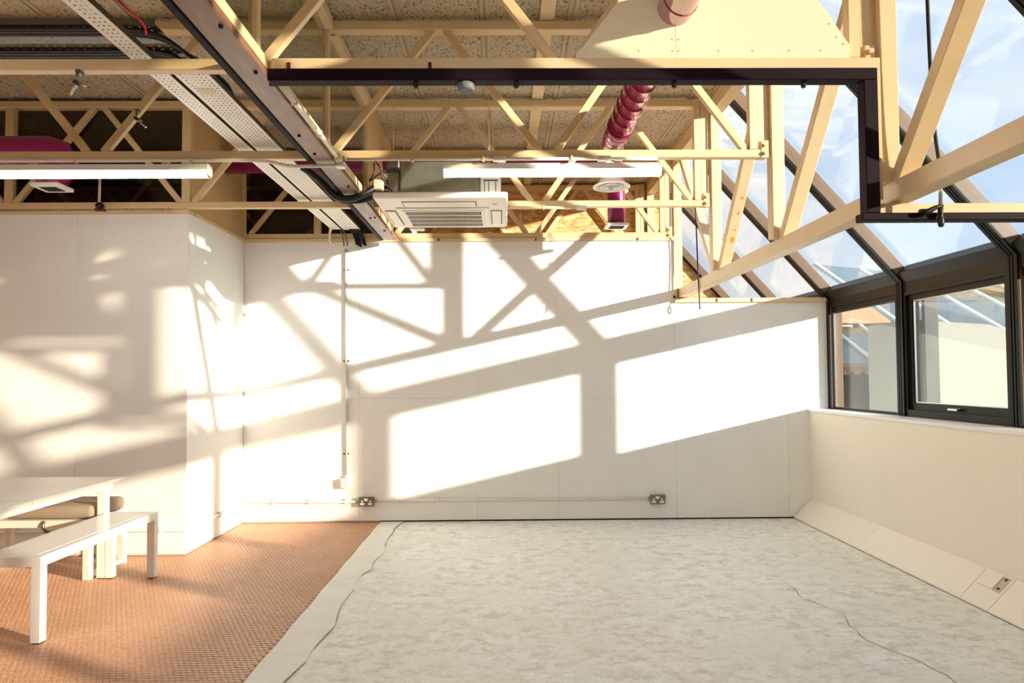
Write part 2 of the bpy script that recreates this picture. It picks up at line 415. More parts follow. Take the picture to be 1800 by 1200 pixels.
for (c0, c1) in ((1.655, 2.747), (2.747, 3.16)):
    for (z0, z1) in ((0.012, 1.18), (1.18, 2.085)):
        box('panel', (c0 + 0.0006, YB, z0 + 0.0006), (c1 - 0.0006, YB + 0.012, z1 - 0.0006), 'wall_paint', wb, 0.0016)
box('core', (XJ - 0.1, YB + 0.012, 0), (1.655, YB + 0.10, 2.69), 'joint_core', wb, 0)
box('core', (1.655, YB + 0.012, 0), (3.2, YB + 0.10, 2.085), 'joint_core', wb, 0)
wl = panel_wall('wall_left', 'white board wall at left behind the table and bench', 'y', YL, 0.1, [XL, -5.77, -4.57, -3.372, XJ], [0.012, 2.69], 'wall_paint')
box('core', (XL, YL + 0.012, 0), (XJ - 0.012, YL + 0.10, 2.69), 'joint_core', wl, 0)
ws = panel_wall('wall_corner', 'narrow white return wall joining the left and back walls', 'x', XJ, -0.1, [YL, 5.535, YB], [0.012, 2.69], 'side_paint')
box('core', (XJ - 0.10, YL + 0.1, 0), (XJ - 0.012, YB + 0.1, 2.69), 'joint_core', ws, 0)
# cream rails on the wall heads
box('trim_1', (XL, YL - 0.012, 2.69), (XJ - 0.0, YL + 0.10, 2.724), 'cream_timber', None, 0.002); tag(bpy.data.objects['trim_1'], 'cream timber head rail along the top of the left wall', kind='structure')
box('trim_2', (XJ, YB - 0.012, 2.69), (1.655, YB + 0.10, 2.724), 'cream_timber', None, 0.002); tag(bpy.data.objects['trim_2'], 'cream timber head rail along the top of the back wall', kind='structure')
box('trim_3', (XJ - 0.10, YL + 0.1, 2.69), (XJ + 0.012, YB - 0.012, 2.724), 'cream_timber', None, 0.002); tag(bpy.data.objects['trim_3'], 'cream timber head rail on the narrow return wall', kind='structure')
t4 = thing('trim_4', (2.4, YB, 2.085), 'cream timber ledge on the low right part of the back wall', kind='structure')
box('ledge', (1.655, YB - 0.02, 2.085), (3.14, YB + 0.10, 2.128), 'cream_timber', t4, 0.002)
box('edge_post', (1.655, YB - 0.014, 2.128), (1.684, YB + 0.10, 2.724), 'cream_timber', t4, 0.002)
for x in (-0.63, 0.31, 1.30): box('clip', (x, YB - 0.016, 2.694), (x + 0.012, YB - 0.0115, 2.720), 'clip_red', bpy.data.objects['trim_2'], 0)
for x in (2.06, 2.40): box('clip', (x, YB - 0.024, 2.09), (x + 0.012, YB - 0.0195, 2.122), 'clip_red', t4, 0)
# low wall under the glazing, sill, splayed skirting boards
wr = thing('wall_right', (XW, 2, 0), 'low cream painted wall under the windows with splayed skirting', kind='structure')
box('body', (XW, Y0, 0), (3.34, Y9, 1.02), 'parapet_paint', wr, 0)
box('sill', (XW - 0.012, Y0, 1.02), (3.40, YB - 0.001, 1.047), 'sill_paint', wr, 0.004)
box('sill', (XW - 0.012, YB + 0.1, 1.02), (3.40, Y9, 1.047), 'sill_paint', wr, 0.004)
ys = [YB - 0.004, 5.33, 4.143, 3.905, 2.7, 1.5, 0.3, -1.2, Y0]
for (a, b_) in zip(ys, ys[1:]):
    prism('skirting_board', [(2.778, 0.006), (2.782, 0.018), (2.9535, 0.190), (2.9535, 0.006)], 'y', b_ + 0.0018, a - 0.0018, 'parapet_paint', wr, 0.001)
# dark line where the wall boards stop above the slab
box('baseboard_gap', (-1.19, YB + 0.004, 0.0), (2.78, YB + 0.011, 0.0125), 'dark_gap', wb, 0)
# rest of the room shell
box('wall_rear', (XL, Y0 - 0.1, 0), (3.3, Y0, 4.0), 'rear_wall', None, 0); tag(bpy.data.objects['wall_rear'], 'white wall behind the viewer closing the room', kind='structure')
box('wall_far_left', (XL - 0.1, Y0, 0), (XL, Y9, 4.0), 'wall_paint', None, 0); tag(bpy.data.objects['wall_far_left'], 'white side wall far to the left', kind='structure')
# room beyond: OSB end wall under the fifth truss, darker store on the left
wo_ = thing('wall_beyond', (0.3, 7.78, 0), 'bare OSB board wall seen through the truss above the back wall', kind='structure')
for (a, b_) in zip([-1.0, 0.2, 1.4], [0.2, 1.4, 1.9]): box('panel', (a + 0.002, 7.78, 0), (b_ - 0.002, 7.80, 4.0), 'osb', wo_, 0.001)
wg = thing('wall_gable', (2.5, 8.93, 0), 'OSB gable infill under the far glazing slope', kind='structure')
SL = lambda z: 3.15 - (z - 2.11) / 1.11
prism('panel', [(1.2, 0), (3.15, 0), (3.15, 2.11), (SL(2.62), 2.62), (1.2, 2.62)], 'y', 8.93, 8.95, 'osb', wg)
prism('panel', [(1.2, 2.623), (SL(2.623), 2.623), (SL(3.8), 3.8), (1.2, 3.8)], 'y', 8.93, 8.95, 'osb', wg)
wd = thing('wall_store', (-4, 7.8, 0), 'OSB wall of the unlit store behind the left trusses, its shade in the colour', kind='structure')
box('panel', (XL, 7.78, 0), (-1.06, 7.80, 4.0), 'osb_shaded', wd, 0)
box('panel', (-1.10, YB + 0.10, 0), (-1.06, 7.78, 4.0), 'osb_shaded', wd, 0)
# cream boards closing the trusses above the return wall and beside the partition
pj = thing('wall_upper_return', (XJ, 5.9, 2.73), 'cream painted plywood panel above the narrow return wall', kind='structure')
box('board', (XJ - 0.03, T(3) + 0.06, 2.726), (XJ - 0.008, YB + 0.0, ZC), 'panel_cream', pj, 0.001)
box('edge_batten', (XJ - 0.05, YB - 0.03, 2.726), (XJ + 0.02, YB - 0.002, ZC), 'cream_timber', pj, 0.002)

# ------------------------------------------------------------------ ceiling: wood-wool boards and ribs under a roof deck
ce = thing('ceiling', (-2, 2, ZC), 'wood-wool board ceiling with cream joint ribs above the trusses', kind='structure')
CW = 0.545; x0c = -0.125
xs = [x0c + CW * i for i in range(-13, 4)]
ml = None
ylens = [(-3.0, -0.6), (-0.6, 1.8), (1.8, 4.2), (4.2, 6.6), (6.6, 9.0), (9.0, Y9)]
for i, x in enumerate(xs):
    x1 = min(x + CW, 1.72)
    for (a, b_) in ylens:
        if x1 - x > 0.5 and b_ - a > 2.3 and ml is not None:
            o = bpy.data.objects.new('ceiling_board', ml); C.objects.link(o); o.parent = ce; o.location = (x - xs[0], a - ylens[0][0], 0); ORG[o.name] = ORG[ce.name]
        else:
            o = box('ceiling_board', (x + 0.012, a + 0.001, ZC), (x1 - 0.012, b_ - 0.001, ZC + 0.04), 'wood_wool', ce, 0.004)
            if ml is None: ml = o.data
mr = None
for i, x in enumerate(xs):
    for (dx, wd_) in ((0, 0.022), (0.038, 0.020)):
        if mr is None:
            o = box('ceiling_rib', (x - 0.013, Y0, ZC - 0.008), (x + 0.013, Y9, ZC + 0.012), 'ceiling_rib', ce, 0.002); mr = o.data; x_r = x
        else:
            o = bpy.data.objects.new('ceiling_rib', mr); C.objects.link(o); o.parent = ce; o.location = (x + dx - x_r, 0, 0); ORG[o.name] = ORG[ce.name]
box('roof_deck', (XL, Y0, ZC + 0.045), (1.70, Y9, ZC + 0.30), 'roof_deck', ce, 0)
box('edge_fascia', (1.665, Y0, ZC - 0.03), (1.72, Y9, ZC + 0.30), 'panel_cream', ce, 0.002)
sp_ = box('ceiling_spine_board', (0.235, Y0, ZC - 0.03), (0.325, Y9, ZC - 0.009), 'cream_timber', None, 0.003)
tag(sp_, 'flat cream spine board running along the ceiling above the trusses', 'board')

# ------------------------------------------------------------------ glazing
GX, GZ = 3.15, 2.11            # inner knee line
du = Vector((-1, 0, 1.11)).normalized(); nn = Vector((1.11, 0, 1)).normalized()
def rail_profile(y, a, b_, n0, n1):  # rectangle along slope a..b, normal n0..n1 -> 4 xz points
    k = Vector((GX, 0, GZ)); return [((k + du * s + nn * q).x, (k + du * s + nn * q).z) for s, q in ((a, n0), (b_, n0), (b_, n1), (a, n1))]
TOP = 2.30
def glazing_bay(n, k, label, casement=False, roof='glass', wall='glass'):
    ya, yb = T(k - 1), T(k)      # near, far
    root = thing('window_%d' % n, (3.2, (ya + yb) / 2, 1.05), label, kind='structure')
    h = 0.045
    # rafter and mullion on the far line, black cappings on their inner faces
    prism('rafter', rail_profile(0, -0.02, TOP, 0.0, 0.090), 'y', yb - h, yb + h, 'bronze', root, 0.002)
    bm = bmesh.new()
    for (o0, o1) in ((-0.046, -0.018), (-0.008, 0.008), (0.018, 0.046)):
        pr = rail_profile(0, -0.01, TOP, -0.012, 0.002)
        A = [bm.verts.new((q[0], yb + o0, q[1])) for q in pr]; B = [bm.verts.new((q[0], yb + o1, q[1])) for q in pr]
        bm.faces.new(A); bm.faces.new(B[::-1])
        for i in range(4): bm.faces.new((A[i], B[i], B[(i + 1) % 4], A[(i + 1) % 4]))
    bmesh.ops.recalc_face_normals(bm, faces=bm.faces[:]); from_bm('rafter_capping', bm, 'gasket', root)
    box('mullion', (GX, yb - h, 1.047), (GX + 0.12, yb + h, GZ + 0.06), 'bronze', root, 0.002)
    bm = bmesh.new()
    for (o0, o1) in ((-0.046, -0.018), (-0.008, 0.008), (0.018, 0.046)): bm_box(bm, (GX - 0.012, yb + o0, 1.05), (GX + 0.002, yb + o1, GZ + 0.01))
    bmesh.ops.recalc_face_normals(bm, faces=bm.faces[:]); from_bm('mullion_capping', bm, 'gasket', root)
    # knee rail: faceted dark bronze
    prism('knee_rail', [(GX + 0.005, 2.02), (GX + 0.005, 2.10), (GX - 0.045, 2.175), (GX + 0.03, 2.235), (GX + 0.12, 2.16), (GX + 0.12, 2.02)], 'y', ya + h, yb - h, 'bronze_dark', root, 0.002)
    g0, g1 = 0.058, 0.068
    prism('roof_pane', rail_profile(0, 0.07, TOP, g0, g1), 'y', ya + h - 0.01, yb - h + 0.01, roof, root)
    if not casement:
        box('head_rail', (GX + 0.02, ya + h, 1.975), (GX + 0.10, yb - h, 2.02), 'bronze_dark', root, 0.002)
        box('bottom_rail', (GX + 0.02, ya + h, 1.047), (GX + 0.09, yb - h, 1.066), 'bronze_dark', root, 0.002)
        box('wall_pane', (GX + 0.05, ya + h - 0.01, 1.06), (GX + 0.06, yb - h + 0.01, 1.98), wall, root, 0)
        for y in (ya + h + 0.004, yb - h - 0.012): box('glazing_bead', (GX + 0.03, y, 1.066), (GX + 0.05, y + 0.008, 1.975), 'chrome', root, 0.001)
    else:
        # opening light set in a deep dark frame
        def ring(name, y0, y1, z0, z1, w_, x0_, x1_, mat, wb_=None):
            bm = bmesh.new(); wb_ = wb_ or w_
            bm_box(bm, (x0_, y0, z0), (x1_, y0 + w_, z1)); bm_box(bm, (x0_, y1 - w_, z0), (x1_, y1, z1))
            bm_box(bm, (x0_, y0 + w_, z0), (x1_, y1 - w_, z0 + wb_)); bm_box(bm, (x0_, y0 + w_, z1 - w_), (x1_, y1 - w_, z1))
            bmesh.ops.recalc_face_normals(bm, faces=bm.faces[:]); return from_bm(name, bm, mat, root)
        ring('outer_frame', ya + h, yb - h, 1.047, 2.02, 0.026, GX + 0.0, GX + 0.11, 'bronze_dark', 0.055)
        sa = ring('sash', ya + h + 0.026, yb - h - 0.026, 1.102, 1.994, 0.042, GX + 0.025, GX + 0.085, 'bronze_dark', 0.055)
        ring('glazing_bead', ya + h + 0.068, yb - h - 0.068, 1.157, 1.952, 0.008, GX + 0.035, GX + 0.05, 'chrome')
        box('wall_pane', (GX + 0.05, ya + h + 0.06, 1.15), (GX + 0.06, yb - h - 0.06, 1.96), wall, root, 0)
        yc = (ya + yb) / 2
        hd = box('latch_handle', (GX - 0.012, yc - 0.06, 1.118), (GX + 0.025, yc + 0.045, 1.136), 'chrome', sa, 0.003)
        tag(hd, 'small bright latch handle')
glazing_bay(1, 4, 'fixed glazed bay next to the back wall with brick outside')
glazing_bay(2, 3, 'dark framed opening window bay with bright latch on its sash', True)
glazing_bay(3, 2, 'glazed bay at the right picture edge beside the edge beam', wall='glass_dimmed')
glazing_bay(4, 1, 'glazed bay just right of the viewer', True, 'glass_dimmed', 'glass_dimmed')
glazing_bay(5, 0, 'glazed bay right behind the viewer', False, 'glass_dimmed', 'glass_dimmed')
glazing_bay(6, -1, 'last glazed bay near the rear wall', False, 'glass_dimmed', 'glass_dimmed')
glazing_bay(7, 5, 'first glazed bay beyond the back wall ledge')
glazing_bay(8, 6, 'second glazed bay beyond the back wall ledge')

# ------------------------------------------------------------------ trusses
BN = [1.56, 0.28, -1.09, -2.50, -3.90, -5.30, -6.70]; TN = [0.90, -0.39, -1.80, -3.20, -4.60, -6.00]
def build_truss(y, label):
    t = thing('roof_truss', (0, y, 2.725), label, 'truss', 'roof trusses')
    box('bottom_chord', (XL, y, 2.725), (1.60, y + 0.05, 2.775), 'cream_steel', t, 0.004)
    box('top_chord', (XL, y, 3.53), (1.60, y + 0.078, 3.585), 'cream_steel', t, 0.004)
    for i, a in enumerate(TN):
        for b_, s in ((BN[i], 1), (BN[i + 1], -1)):
            bar('diagonal', (b_ - s * 0.05, y + 0.025, 2.772), (a + s * 0.04, y + 0.025, 3.532), 0.044, 0.036, 'cream_steel', t, (1, 0, 0))
    bar('post', (-1.09, y + 0.025, 2.775), (-1.09, y + 0.025, 3.53), 0.040, 0.046, 'cream_steel', t)
    box('end_post', (1.528, y - 0.004, 2.775), (1.578, y + 0.046, 3.585), 'cream_timber', t, 0.003)
    box('end_post', (1.586, y + 0.012, 2.725), (1.640, y + 0.062, 3.60), 'cream_timber', t, 0.003)
    pl = box('bolt_plate', (1.600, y - 0.002, 2.722), (1.646, y + 0.012, 2.830), 'cream_steel', t, 0.002)
    for z in (2.750, 2.800):
        bm = bmesh.new(); bm_tube(bm, [(1.624, y - 0.016, z), (1.624, y - 0.001, z)], 0.012, 10); bmesh.ops.recalc_face_normals(bm, faces=bm.faces[:]); from_bm('bolt', bm, 'cream_steel', pl)
    box('hanger_post', (1.662, y - 0.01, 2.222), (1.740, y + 0.075, 3.66), 'cream_timber', t, 0.003)
    return t
tr = {}
tr[2] = build_truss(T(2), 'second cream lattice truss from the viewer with tube lights hung below')
LAB = {3: 'cream lattice truss standing on the left wall, one before the back wall', 4: 'cream lattice truss standing directly on the back wall',
       1: 'nearest cream lattice truss in view, carrying the plum track and plywood', 5: 'farthest cream truss, against the OSB beyond the back wall',
       0: 'cream lattice truss above the viewer out of the picture', -1: 'cream lattice truss behind the viewer', -2: 'rearmost cream lattice truss behind the viewer'}
for k in (3, 4, 1, 5, 0, -1, -2):
    c = copy_tree(tr[2], (0, T(k), 2.725)); c['label'] = LAB[k]; tr[k] = c
# extra studs of the third truss where it is clad, and of the fourth
def stud(k, x, z0=2.775, z1=3.53):
    y = T(k); bar('post', (x, y + 0.025, z0), (x, y + 0.025, z1), 0.068, 0.046, 'cream_steel', tr[k])
stud(3, -2.505); stud(3, -3.895); stud(4, -1.80); stud(3, -5.3)
# smoked panes behind the left parts of trusses 3 and 4
def smoked(k, x0_, x1_):
    y = T(k) + 0.062; box('smoked_pane', (x0_, y, 2.76), (x1_, y + 0.006, 3.56), 'glass_smoked', tr[k], 0)
smoked(3, -3.86, -2.54); smoked(3, -5.27, -3.93); smoked(3, -6.98, -5.33); smoked(4, -2.47, -1.83); smoked(4, -1.77, -1.12)

# longitudinal edge frame on the window side
eb = thing('edge_beam', (1.75, 2, 2.135), 'cream beam running along the glazing with V braces above it', 'beam')
box('lower_beam', (1.70, Y0, 2.134), (1.795, YB + 0.10, 2.222), 'cream_timber', eb, 0.004)
box('top_rail', (1.665, Y0, 3.47), (1.76, Y9, 3.585), 'cream_timber', eb, 0.004)
for k in (4, 3, 2, 1, 0, -1):
    if k != 4 : bar('brace', (1.738, T(k) - 0.02, 2.215), (1.738, T(k) - 0.02 - 0.83 * 1.27, 3.485), 0.082, 0.062, 'cream_timber', eb, (1, 0, 0))
bar('brace', (1.742, T(3) + 0.14, 2.215), (1.742, T(4) - 0.06, 3.485), 0.070, 0.055, 'cream_timber', eb, (1, 0, 0))
# orange paint mark on the third truss brace
def mark(name, k, z, sz):
    d = Vector((0, -0.83, 1.0)).normalized(); p = Vector((1.738, T(k) - 0.02, 2.215)) + d * z; nrm = Vector((0, -1.0, -0.83)).normalized(); q = p + nrm * 0.0312
    n = 9; vs_ = []; e = Vector((1, 0, 0))
    for j in range(n):
        a = 2 * math.pi * j / n; rr_ = sz * random.uniform(0.6, 1.2); vs_.append(q + e * (math.cos(a) * rr_ * 0.6 + 0.012) + d * (math.sin(a) * rr_))
    vs2 = [v + nrm * 0.0008 for v in vs_]
    mesh(name, vs_ + vs2, [tuple(range(n))[::-1], tuple(range(n, 2 * n))] + [(j, (j + 1) % n, n + (j + 1) % n, n + j) for j in range(n)], 'orange_mark', eb)
mark('paint_mark', 3, 0.28, 0.030); mark('paint_mark', 3, 0.50, 0.014); mark('paint_mark', 3, 0.62, 0.016); mark('paint_mark', 3, 0.36, 0.010)

# cross rail of truss 1 at knee height
kr = box('knee_tie', (1.60, T(1) - 0.01, 2.075), (3.14, T(1) + 0.05, 2.125), 'cream_timber', None, 0.003)
tag(kr, 'cream tie rail at window-head height above the lower plum track', 'rail')
# plywood infill on truss 1
pw = thing('plywood_infill', (0.9, T(1), 2.78), 'large cream plywood sheet filling the nearest truss around the duct', 'panel')
def hole_poly(poly, c, r_, n=28):
    return poly, [(c[0] + r_ * math.cos(2 * math.pi * j / n), c[1] + r_ * math.sin(2 * math.pi * j / n)) for j in range(n)]
prism('sheet', [(0.322, 2.767), (0.322, 2.792), (0.352, 2.815), (0.760, 3.345), (0.760, 2.767)], 'y', T(1) - 0.0145, T(1) - 0.0045, 'plywood_cream', pw)
prism('sheet', [(0.7615, 2.767), (0.7615, 3.347), (0.90, 3.527), (1.035, 3.527), (1.387, 3.034), (1.526, 2.825), (1.526, 2.767)], 'y', T(1) - 0.0145, T(1) - 0.0045, 'plywood_cream', pw)
for (x, z) in [(0.36, 2.79), (0.46, 2.80), (0.60, 2.80), (0.748, 2.80), (0.775, 2.80), (0.748, 2.85), (0.775, 2.85), (0.95, 2.80), (1.10, 2.80), (1.26, 2.80), (1.40, 2.80), (1.50, 2.83), (1.44, 2.92), (1.47, 2.86), (1.36, 3.03)]:
    bm = bmesh.new(); bm_tube(bm, [(x, T(1) - 0.0165, z), (x, T(1) - 0.0140, z)], 0.004, 8); from_bm('screw', bm, 'cream_steel', pw)
# the infill fixing rail in front of the sheet foot
box('foot_rail', (-1.0, T(1) - 0.022, 2.712), (1.655, T(1) - 0.002, 2.7655), 'cream_timber', pw, 0.002)
box('side_rail', (1.605, T(1) - 0.022, 2.14), (1.655, T(1) - 0.002, 2.712), 'cream_timber', pw, 0.002)
for x in (-0.93, -0.32): box('clip', (x, T(1) - 0.028, 2.712), (x + 0.014, T(1) - 0.021, 2.745), 'clip_red', pw, 0.001)

# plum steel track
pt = thing('plum_track', (0.3, T(1) - 0.06, 2.035), 'dark plum steel track stepping down below the nearest truss', 'track')
yt = T(1) - 0.055
box('upper_track', (-0.995, yt - 0.03, 2.640), (1.607, yt + 0.03, 2.692), 'plum_steel', pt, 0.003)
box('drop', (1.548, yt - 0.03, 2.066), (1.607, yt + 0.03, 2.640), 'plum_steel', pt, 0.003)
box('lower_track', (1.527, yt - 0.03, 2.034), (3.12, yt + 0.03, 2.066), 'plum_steel', pt, 0.003)
for x in (-0.37, 0.06, 0.74, 1.30):
    bm = bmesh.new(); bm_tube(bm, [(x, yt, 2.642), (x, yt, 2.622), (x, yt, 2.616)], [0.011, 0.011, 0.006], 10); bmesh.ops.recalc_face_normals(bm, faces=bm.faces[:]); from_bm('stud_bolt', bm, 'black_plastic', pt)
sm = lathe('smoke_sensor', (-0.155, yt + 0.005), [(0.030, 2.640), (0.036, 2.636), (0.036, 2.612), (0.030, 2.606)], 'sensor_grey', None, 20)
tag(sm, 'small grey round sensor under the plum track', 'sensor')

# ------------------------------------------------------------------ brown steel beam with glazed partition above it
sb = thing('steel_beam', (-1.1, 2, 2.69), 'worn brown painted steel beam running under the trusses to the back wall', 'beam')
box('flange', (-1.143, Y0, 2.690), (-1.022, 6.42, 2.724), 'beam_brown', sb, 0.004)
box('edge_angle', (-1.180, Y0, 2.684), (-1.146, 6.42, 2.724), 'plum_steel', sb, 0.004)
for i, (x, y) in enumerate([(-1.045, 2.48), (-1.055, 2.86), (-1.03, 2.98), (-1.10, 3.62), (-1.10, 3.92), (-1.06, 4.60), (-1.09, 4.9), (-1.05, 5.5), (-1.09, 5.52), (-1.06, 6.0)]):
    bm = bmesh.new(); bm_tube(bm, [(x, y, 2.691), (x, y, 2.683)], 0.009, 8); bmesh.ops.recalc_face_normals(bm, faces=bm.faces[:]); from_bm('bolt', bm, 'plum_steel', sb)
gp = thing('glazed_partition', (-1.09, 2, 2.776), 'cream framed glass partition standing between trusses on the brown beam', 'partition')
XP = -1.09
for k in range(-1, 4):
    a, b_ = T(k - 1) + 0.055, T(k) - 0.005
    box('bottom_plate', (XP - 0.03, a, 2.726), (XP + 0.07, b_, 2.776), 'cream_timber', gp, 0.003)
    box('top_plate', (XP - 0.03, a, 3.53), (XP + 0.05, b_, 3.60), 'cream_timber', gp, 0.003)
    box('pane', (XP - 0.003, a + 0.005, 2.777), (XP + 0.003, b_ - 0.005, 3.529), 'glass_partition', gp, 0)
box('bottom_plate', (XP - 0.03, T(3) + 0.055, 2.726), (XP + 0.03, T(4) - 0.005, 2.776), 'cream_timber', gp, 0.003)
pp = box('solid_panel', (XP - 0.012, T(3) + 0.055, 2.777), (XP + 0.012, T(4) - 0.005, ZC - 0.002), 'panel_cream', gp, 0.001)

# ------------------------------------------------------------------ cable trays (really perforated)
def tray(name, a0, a1, b0, b1, z, axis, mat, label, hole=(0.013, 0.0065), pitch=(0.030, 0.0215), lip=0.026, side_mat='tray_dark'):
    """deck across a0..a1, running b0..b1; axis 'y': a is x, b is y"""
    P = (lambda a, b_, zz: (a, b_, zz)) if axis == 'y' else (lambda a, b_, zz: (b_, a, zz))
    root = thing(name, P((a0 + a1) / 2, (b0 + b1) / 2, z), label, 'cable tray')
    nb = int((b1 - b0) / pitch[0]); na = max(2, int((a1 - a0 - 0.012) / pitch[1]))
    ma = (a1 - a0 - na * pitch[1]) / 2
    vs_ = []; fs = []
    def quad(x0_, x1_, y0_, y1_):
        if x1_ - x0_ < 1e-5 or y1_ - y0_ < 1e-5: return
        k = len(vs_); vs_.extend([P(x0_, y0_, z), P(x1_, y0_, z), P(x1_, y1_, z), P(x0_, y1_, z)]); fs.append((k, k + 1, k + 2, k + 3))
    quad(a0, a0 + ma, b0, b1); quad(a1 - ma, a1, b0, b1)
    for j in range(nb + 1):
        y0_ = b0 + j * pitch[0]; y1_ = min(y0_ + pitch[0], b1)
        for i in range(na):
            x0_ = a0 + ma + i * pitch[1]; x1_ = x0_ + pitch[1]
            if y1_ - y0_ < pitch[0] * 0.9: quad(x0_, x1_, y0_, y1_); continue
            hl, hw = (hole if (i + j) % 2 == 0 else (hole[1] * 1.1, hole[0] * 0.8))
            cx, cy = (x0_ + x1_) / 2, (y0_ + y1_) / 2
            quad(x0_, x1_, y0_, cy - hl / 2); quad(x0_, x1_, cy + hl / 2, y1_); quad(x0_, cx - hw / 2, cy - hl / 2, cy + hl / 2); quad(cx + hw / 2, x1_, cy - hl / 2, cy + hl / 2)
    d = mesh('deck', vs_, fs, mat, root); md = d.modifiers.new('sheet', 'SOLIDIFY'); md.thickness = 0.0012
    for a in (a0, a1):
        lo, hi = P(a - 0.0007, b0, z), P(a + 0.0007, b1, z + lip)
        box('lip', tuple(min(p, q) for p, q in zip(lo, hi)), tuple(max(p, q) for p, q in zip(lo, hi)), side_mat, root, 0)
    return root
tray('cable_tray', -1.645, -1.552, 0.6, 6.44, 2.80, 'y', 'tray_steel', 'narrow pale perforated cable tray left of the wider one')
t2_ = tray('cable_tray', -1.530, -1.370, 2.99, 6.46, 2.80, 'y', 'tray_steel', 'wide pale perforated cable tray between narrow tray and brown beam')
box('sticker', (-1.50, 3.27, 2.7975), (-1.43, 3.345, 2.7990), 'sticker', t2_, 0)
tray('cable_tray', 3.05, 3.375, -4.0, -1.585, 3.00, 'x', 'tray_dark', 'dark perforated cable tray crossing at upper left under black cables', hole=(0.018, 0.008), pitch=(0.042, 0.030))
tray('cable_ladder_strip', 3.385, 3.415, -4.0, -1.60, 2.99, 'x', 'tray_steel', 'thin slotted steel strip beside the dark crossing tray', hole=(0.016, 0.006), pitch=(0.030, 0.016), lip=0.012)
# black cables tied below the crossing tray, bending into the wide tray
for i in range(5):
    y = 3.068 + 0.0145 * i; z = 2.988 - 0.003 * (i % 2)
    o = tube('power_cable', smooth_path([(-4.0, y, z), (-3.0, y, z), (-2.0, y, z), (-1.70, y + 0.01, z), (-1.56, y + 0.07, z - 0.02), (-1.47 + 0.012 * i, 3.42, 2.90), (-1.46 + 0.012 * i, 3.60, 2.83), (-1.46 + 0.012 * i, 4.1, 2.815)], 5), 0.0078, 'black_cable', None, 8)
    tag(o, 'black cable in the front bundle below the crossing tray', 'cable', 'front bundle of black cables')
for i in range(6):
    y = 3.278 + 0.0145 * i; z = 2.988 - 0.003 * (i % 2)
    o = tube('power_cable', smooth_path([(-4.0, y, z), (-3.0, y, z), (-2.0, y, z), (-1.72, y, z), (-1.58, y + 0.05, z - 0.03), (-1.52 + 0.013 * i, 3.50, 2.86), (-1.51 + 0.013 * i, 3.70, 2.82), (-1.51 + 0.013 * i, 4.3, 2.815)], 5), 0.0078, 'black_cable', None, 8)
    tag(o, 'black cable in the rear bundle below the crossing tray', 'cable', 'rear bundle of black cables')
o = tube('red_cord', smooth_path([(-1.55, 2.40, 2.95), (-1.50, 2.46, 2.86), (-1.44, 2.52, 2.80), (-1.40, 2.60, 2.765), (-1.40, 2.63, 2.735)], 6), 0.004, 'red_cord', None, 8)
tag(o, 'thin red cord dangling beside the narrow tray near the picture top', 'cord')
# cable ends hanging off the trays before the back wall
def hang(name, x, r_, mat, label, dz, sway, y=6.44, group=None, z0=2.80):
    o = tube(name, smooth_path([(x, y - 0.25, z0 + 0.012), (x, y - 0.05, z0 + 0.012), (x + sway * 0.3, y + 0.018, z0 - 0.02), (x + sway * 0.8, y + 0.028, z0 - dz * 0.6), (x + sway, y + 0.025, z0 - dz)], 6), r_, mat, None, 8)
    tag(o, label, 'cable', group)
o = tube('hook_pipe', smooth_path([(-1.62, 6.30, 2.812), (-1.65, 6.43, 2.80), (-1.665, 6.455, 2.74), (-1.655, 6.46, 2.68), (-1.61, 6.465, 2.650)], 6), 0.013, 'conduit_white', None, 10)
tag(o, 'pale curled pipe end hooking off the narrow tray at the back wall', 'pipe')
for i in range(2): hang('grey_cable', -1.565 + 0.022 * i, 0.006, 'grey_steel', 'grey cable end dangling between the two trays', 0.155, 0.035 + 0.012 * i, group='grey cable ends')
for i in range(5): hang('black_tail', -1.47 + 0.018 * i, 0.010, 'black_cable', 'frayed black cable end dangling off the wide tray', 0.145 + 0.012 * (i % 3), 0.06 + 0.004 * i, group='black cable ends')

# ------------------------------------------------------------------ ducts
def ring_path(cx, cz, r_, y0, y1, turns, n=20):
    out = []
    for i in range(int(turns * n) + 1):
        a = 2 * math.pi * i / n; out.append((cx + r_ * math.cos(a), y0 + (y1 - y0) * i / (turns * n), cz + r_ * math.sin(a)))
    return out
DX, DZ, DR = 0.762, 2.990, 0.080
sdct = thing('spiral_duct', (DX, 3.5, 2.70), 'glossy crimson spiral duct passing through the plywood to a round diffuser', 'duct')
def elbow(c, r0, a0, a1, n, f_): return [f_(c, r0, a0 + (a1 - a0) * i / n) for i in range(n + 1)]
tube('pipe', [(DX, y, DZ) for y in (0.4, 2.0, 3.0, 4.30)], DR, 'magenta_paint', sdct, 36)
pth = [(DX, 4.30, DZ), (DX, 4.52, DZ)] + [(DX, 4.52 + 0.17 * math.sin(a), DZ - 0.17 + 0.17 * math.cos(a)) for a in [math.pi / 2 * i / 8 for i in range(1, 9)]] + [(DX, 4.69, 2.73)]
tube('elbow', pth, DR * 0.96, 'magenta_paint', sdct, 36)
tube('seam', ring_path(DX, DZ, DR + 0.001, 0.5, 4.28, 29), 0.0035, 'magenta_seam', sdct, 6)
tube('coupling', [(DX, 4.285, DZ), (DX, 4.315, DZ)], DR + 0.006, 'magenta_seam', sdct, 36)
tube('seam', ring_path(DX, DZ, DR * 0.96 + 0.001, 4.33, 4.55, 3), 0.003, 'magenta_seam', sdct, 6)
lathe('diffuser', (DX, 4.69), [(0.078, 2.765), (0.085, 2.745), (0.100, 2.728), (0.128, 2.712), (0.130, 2.704), (0.122, 2.700), (0.098, 2.706), (0.092, 2.722)], 'ac_plastic', sdct, 40)
dz_ = bpy.data.objects
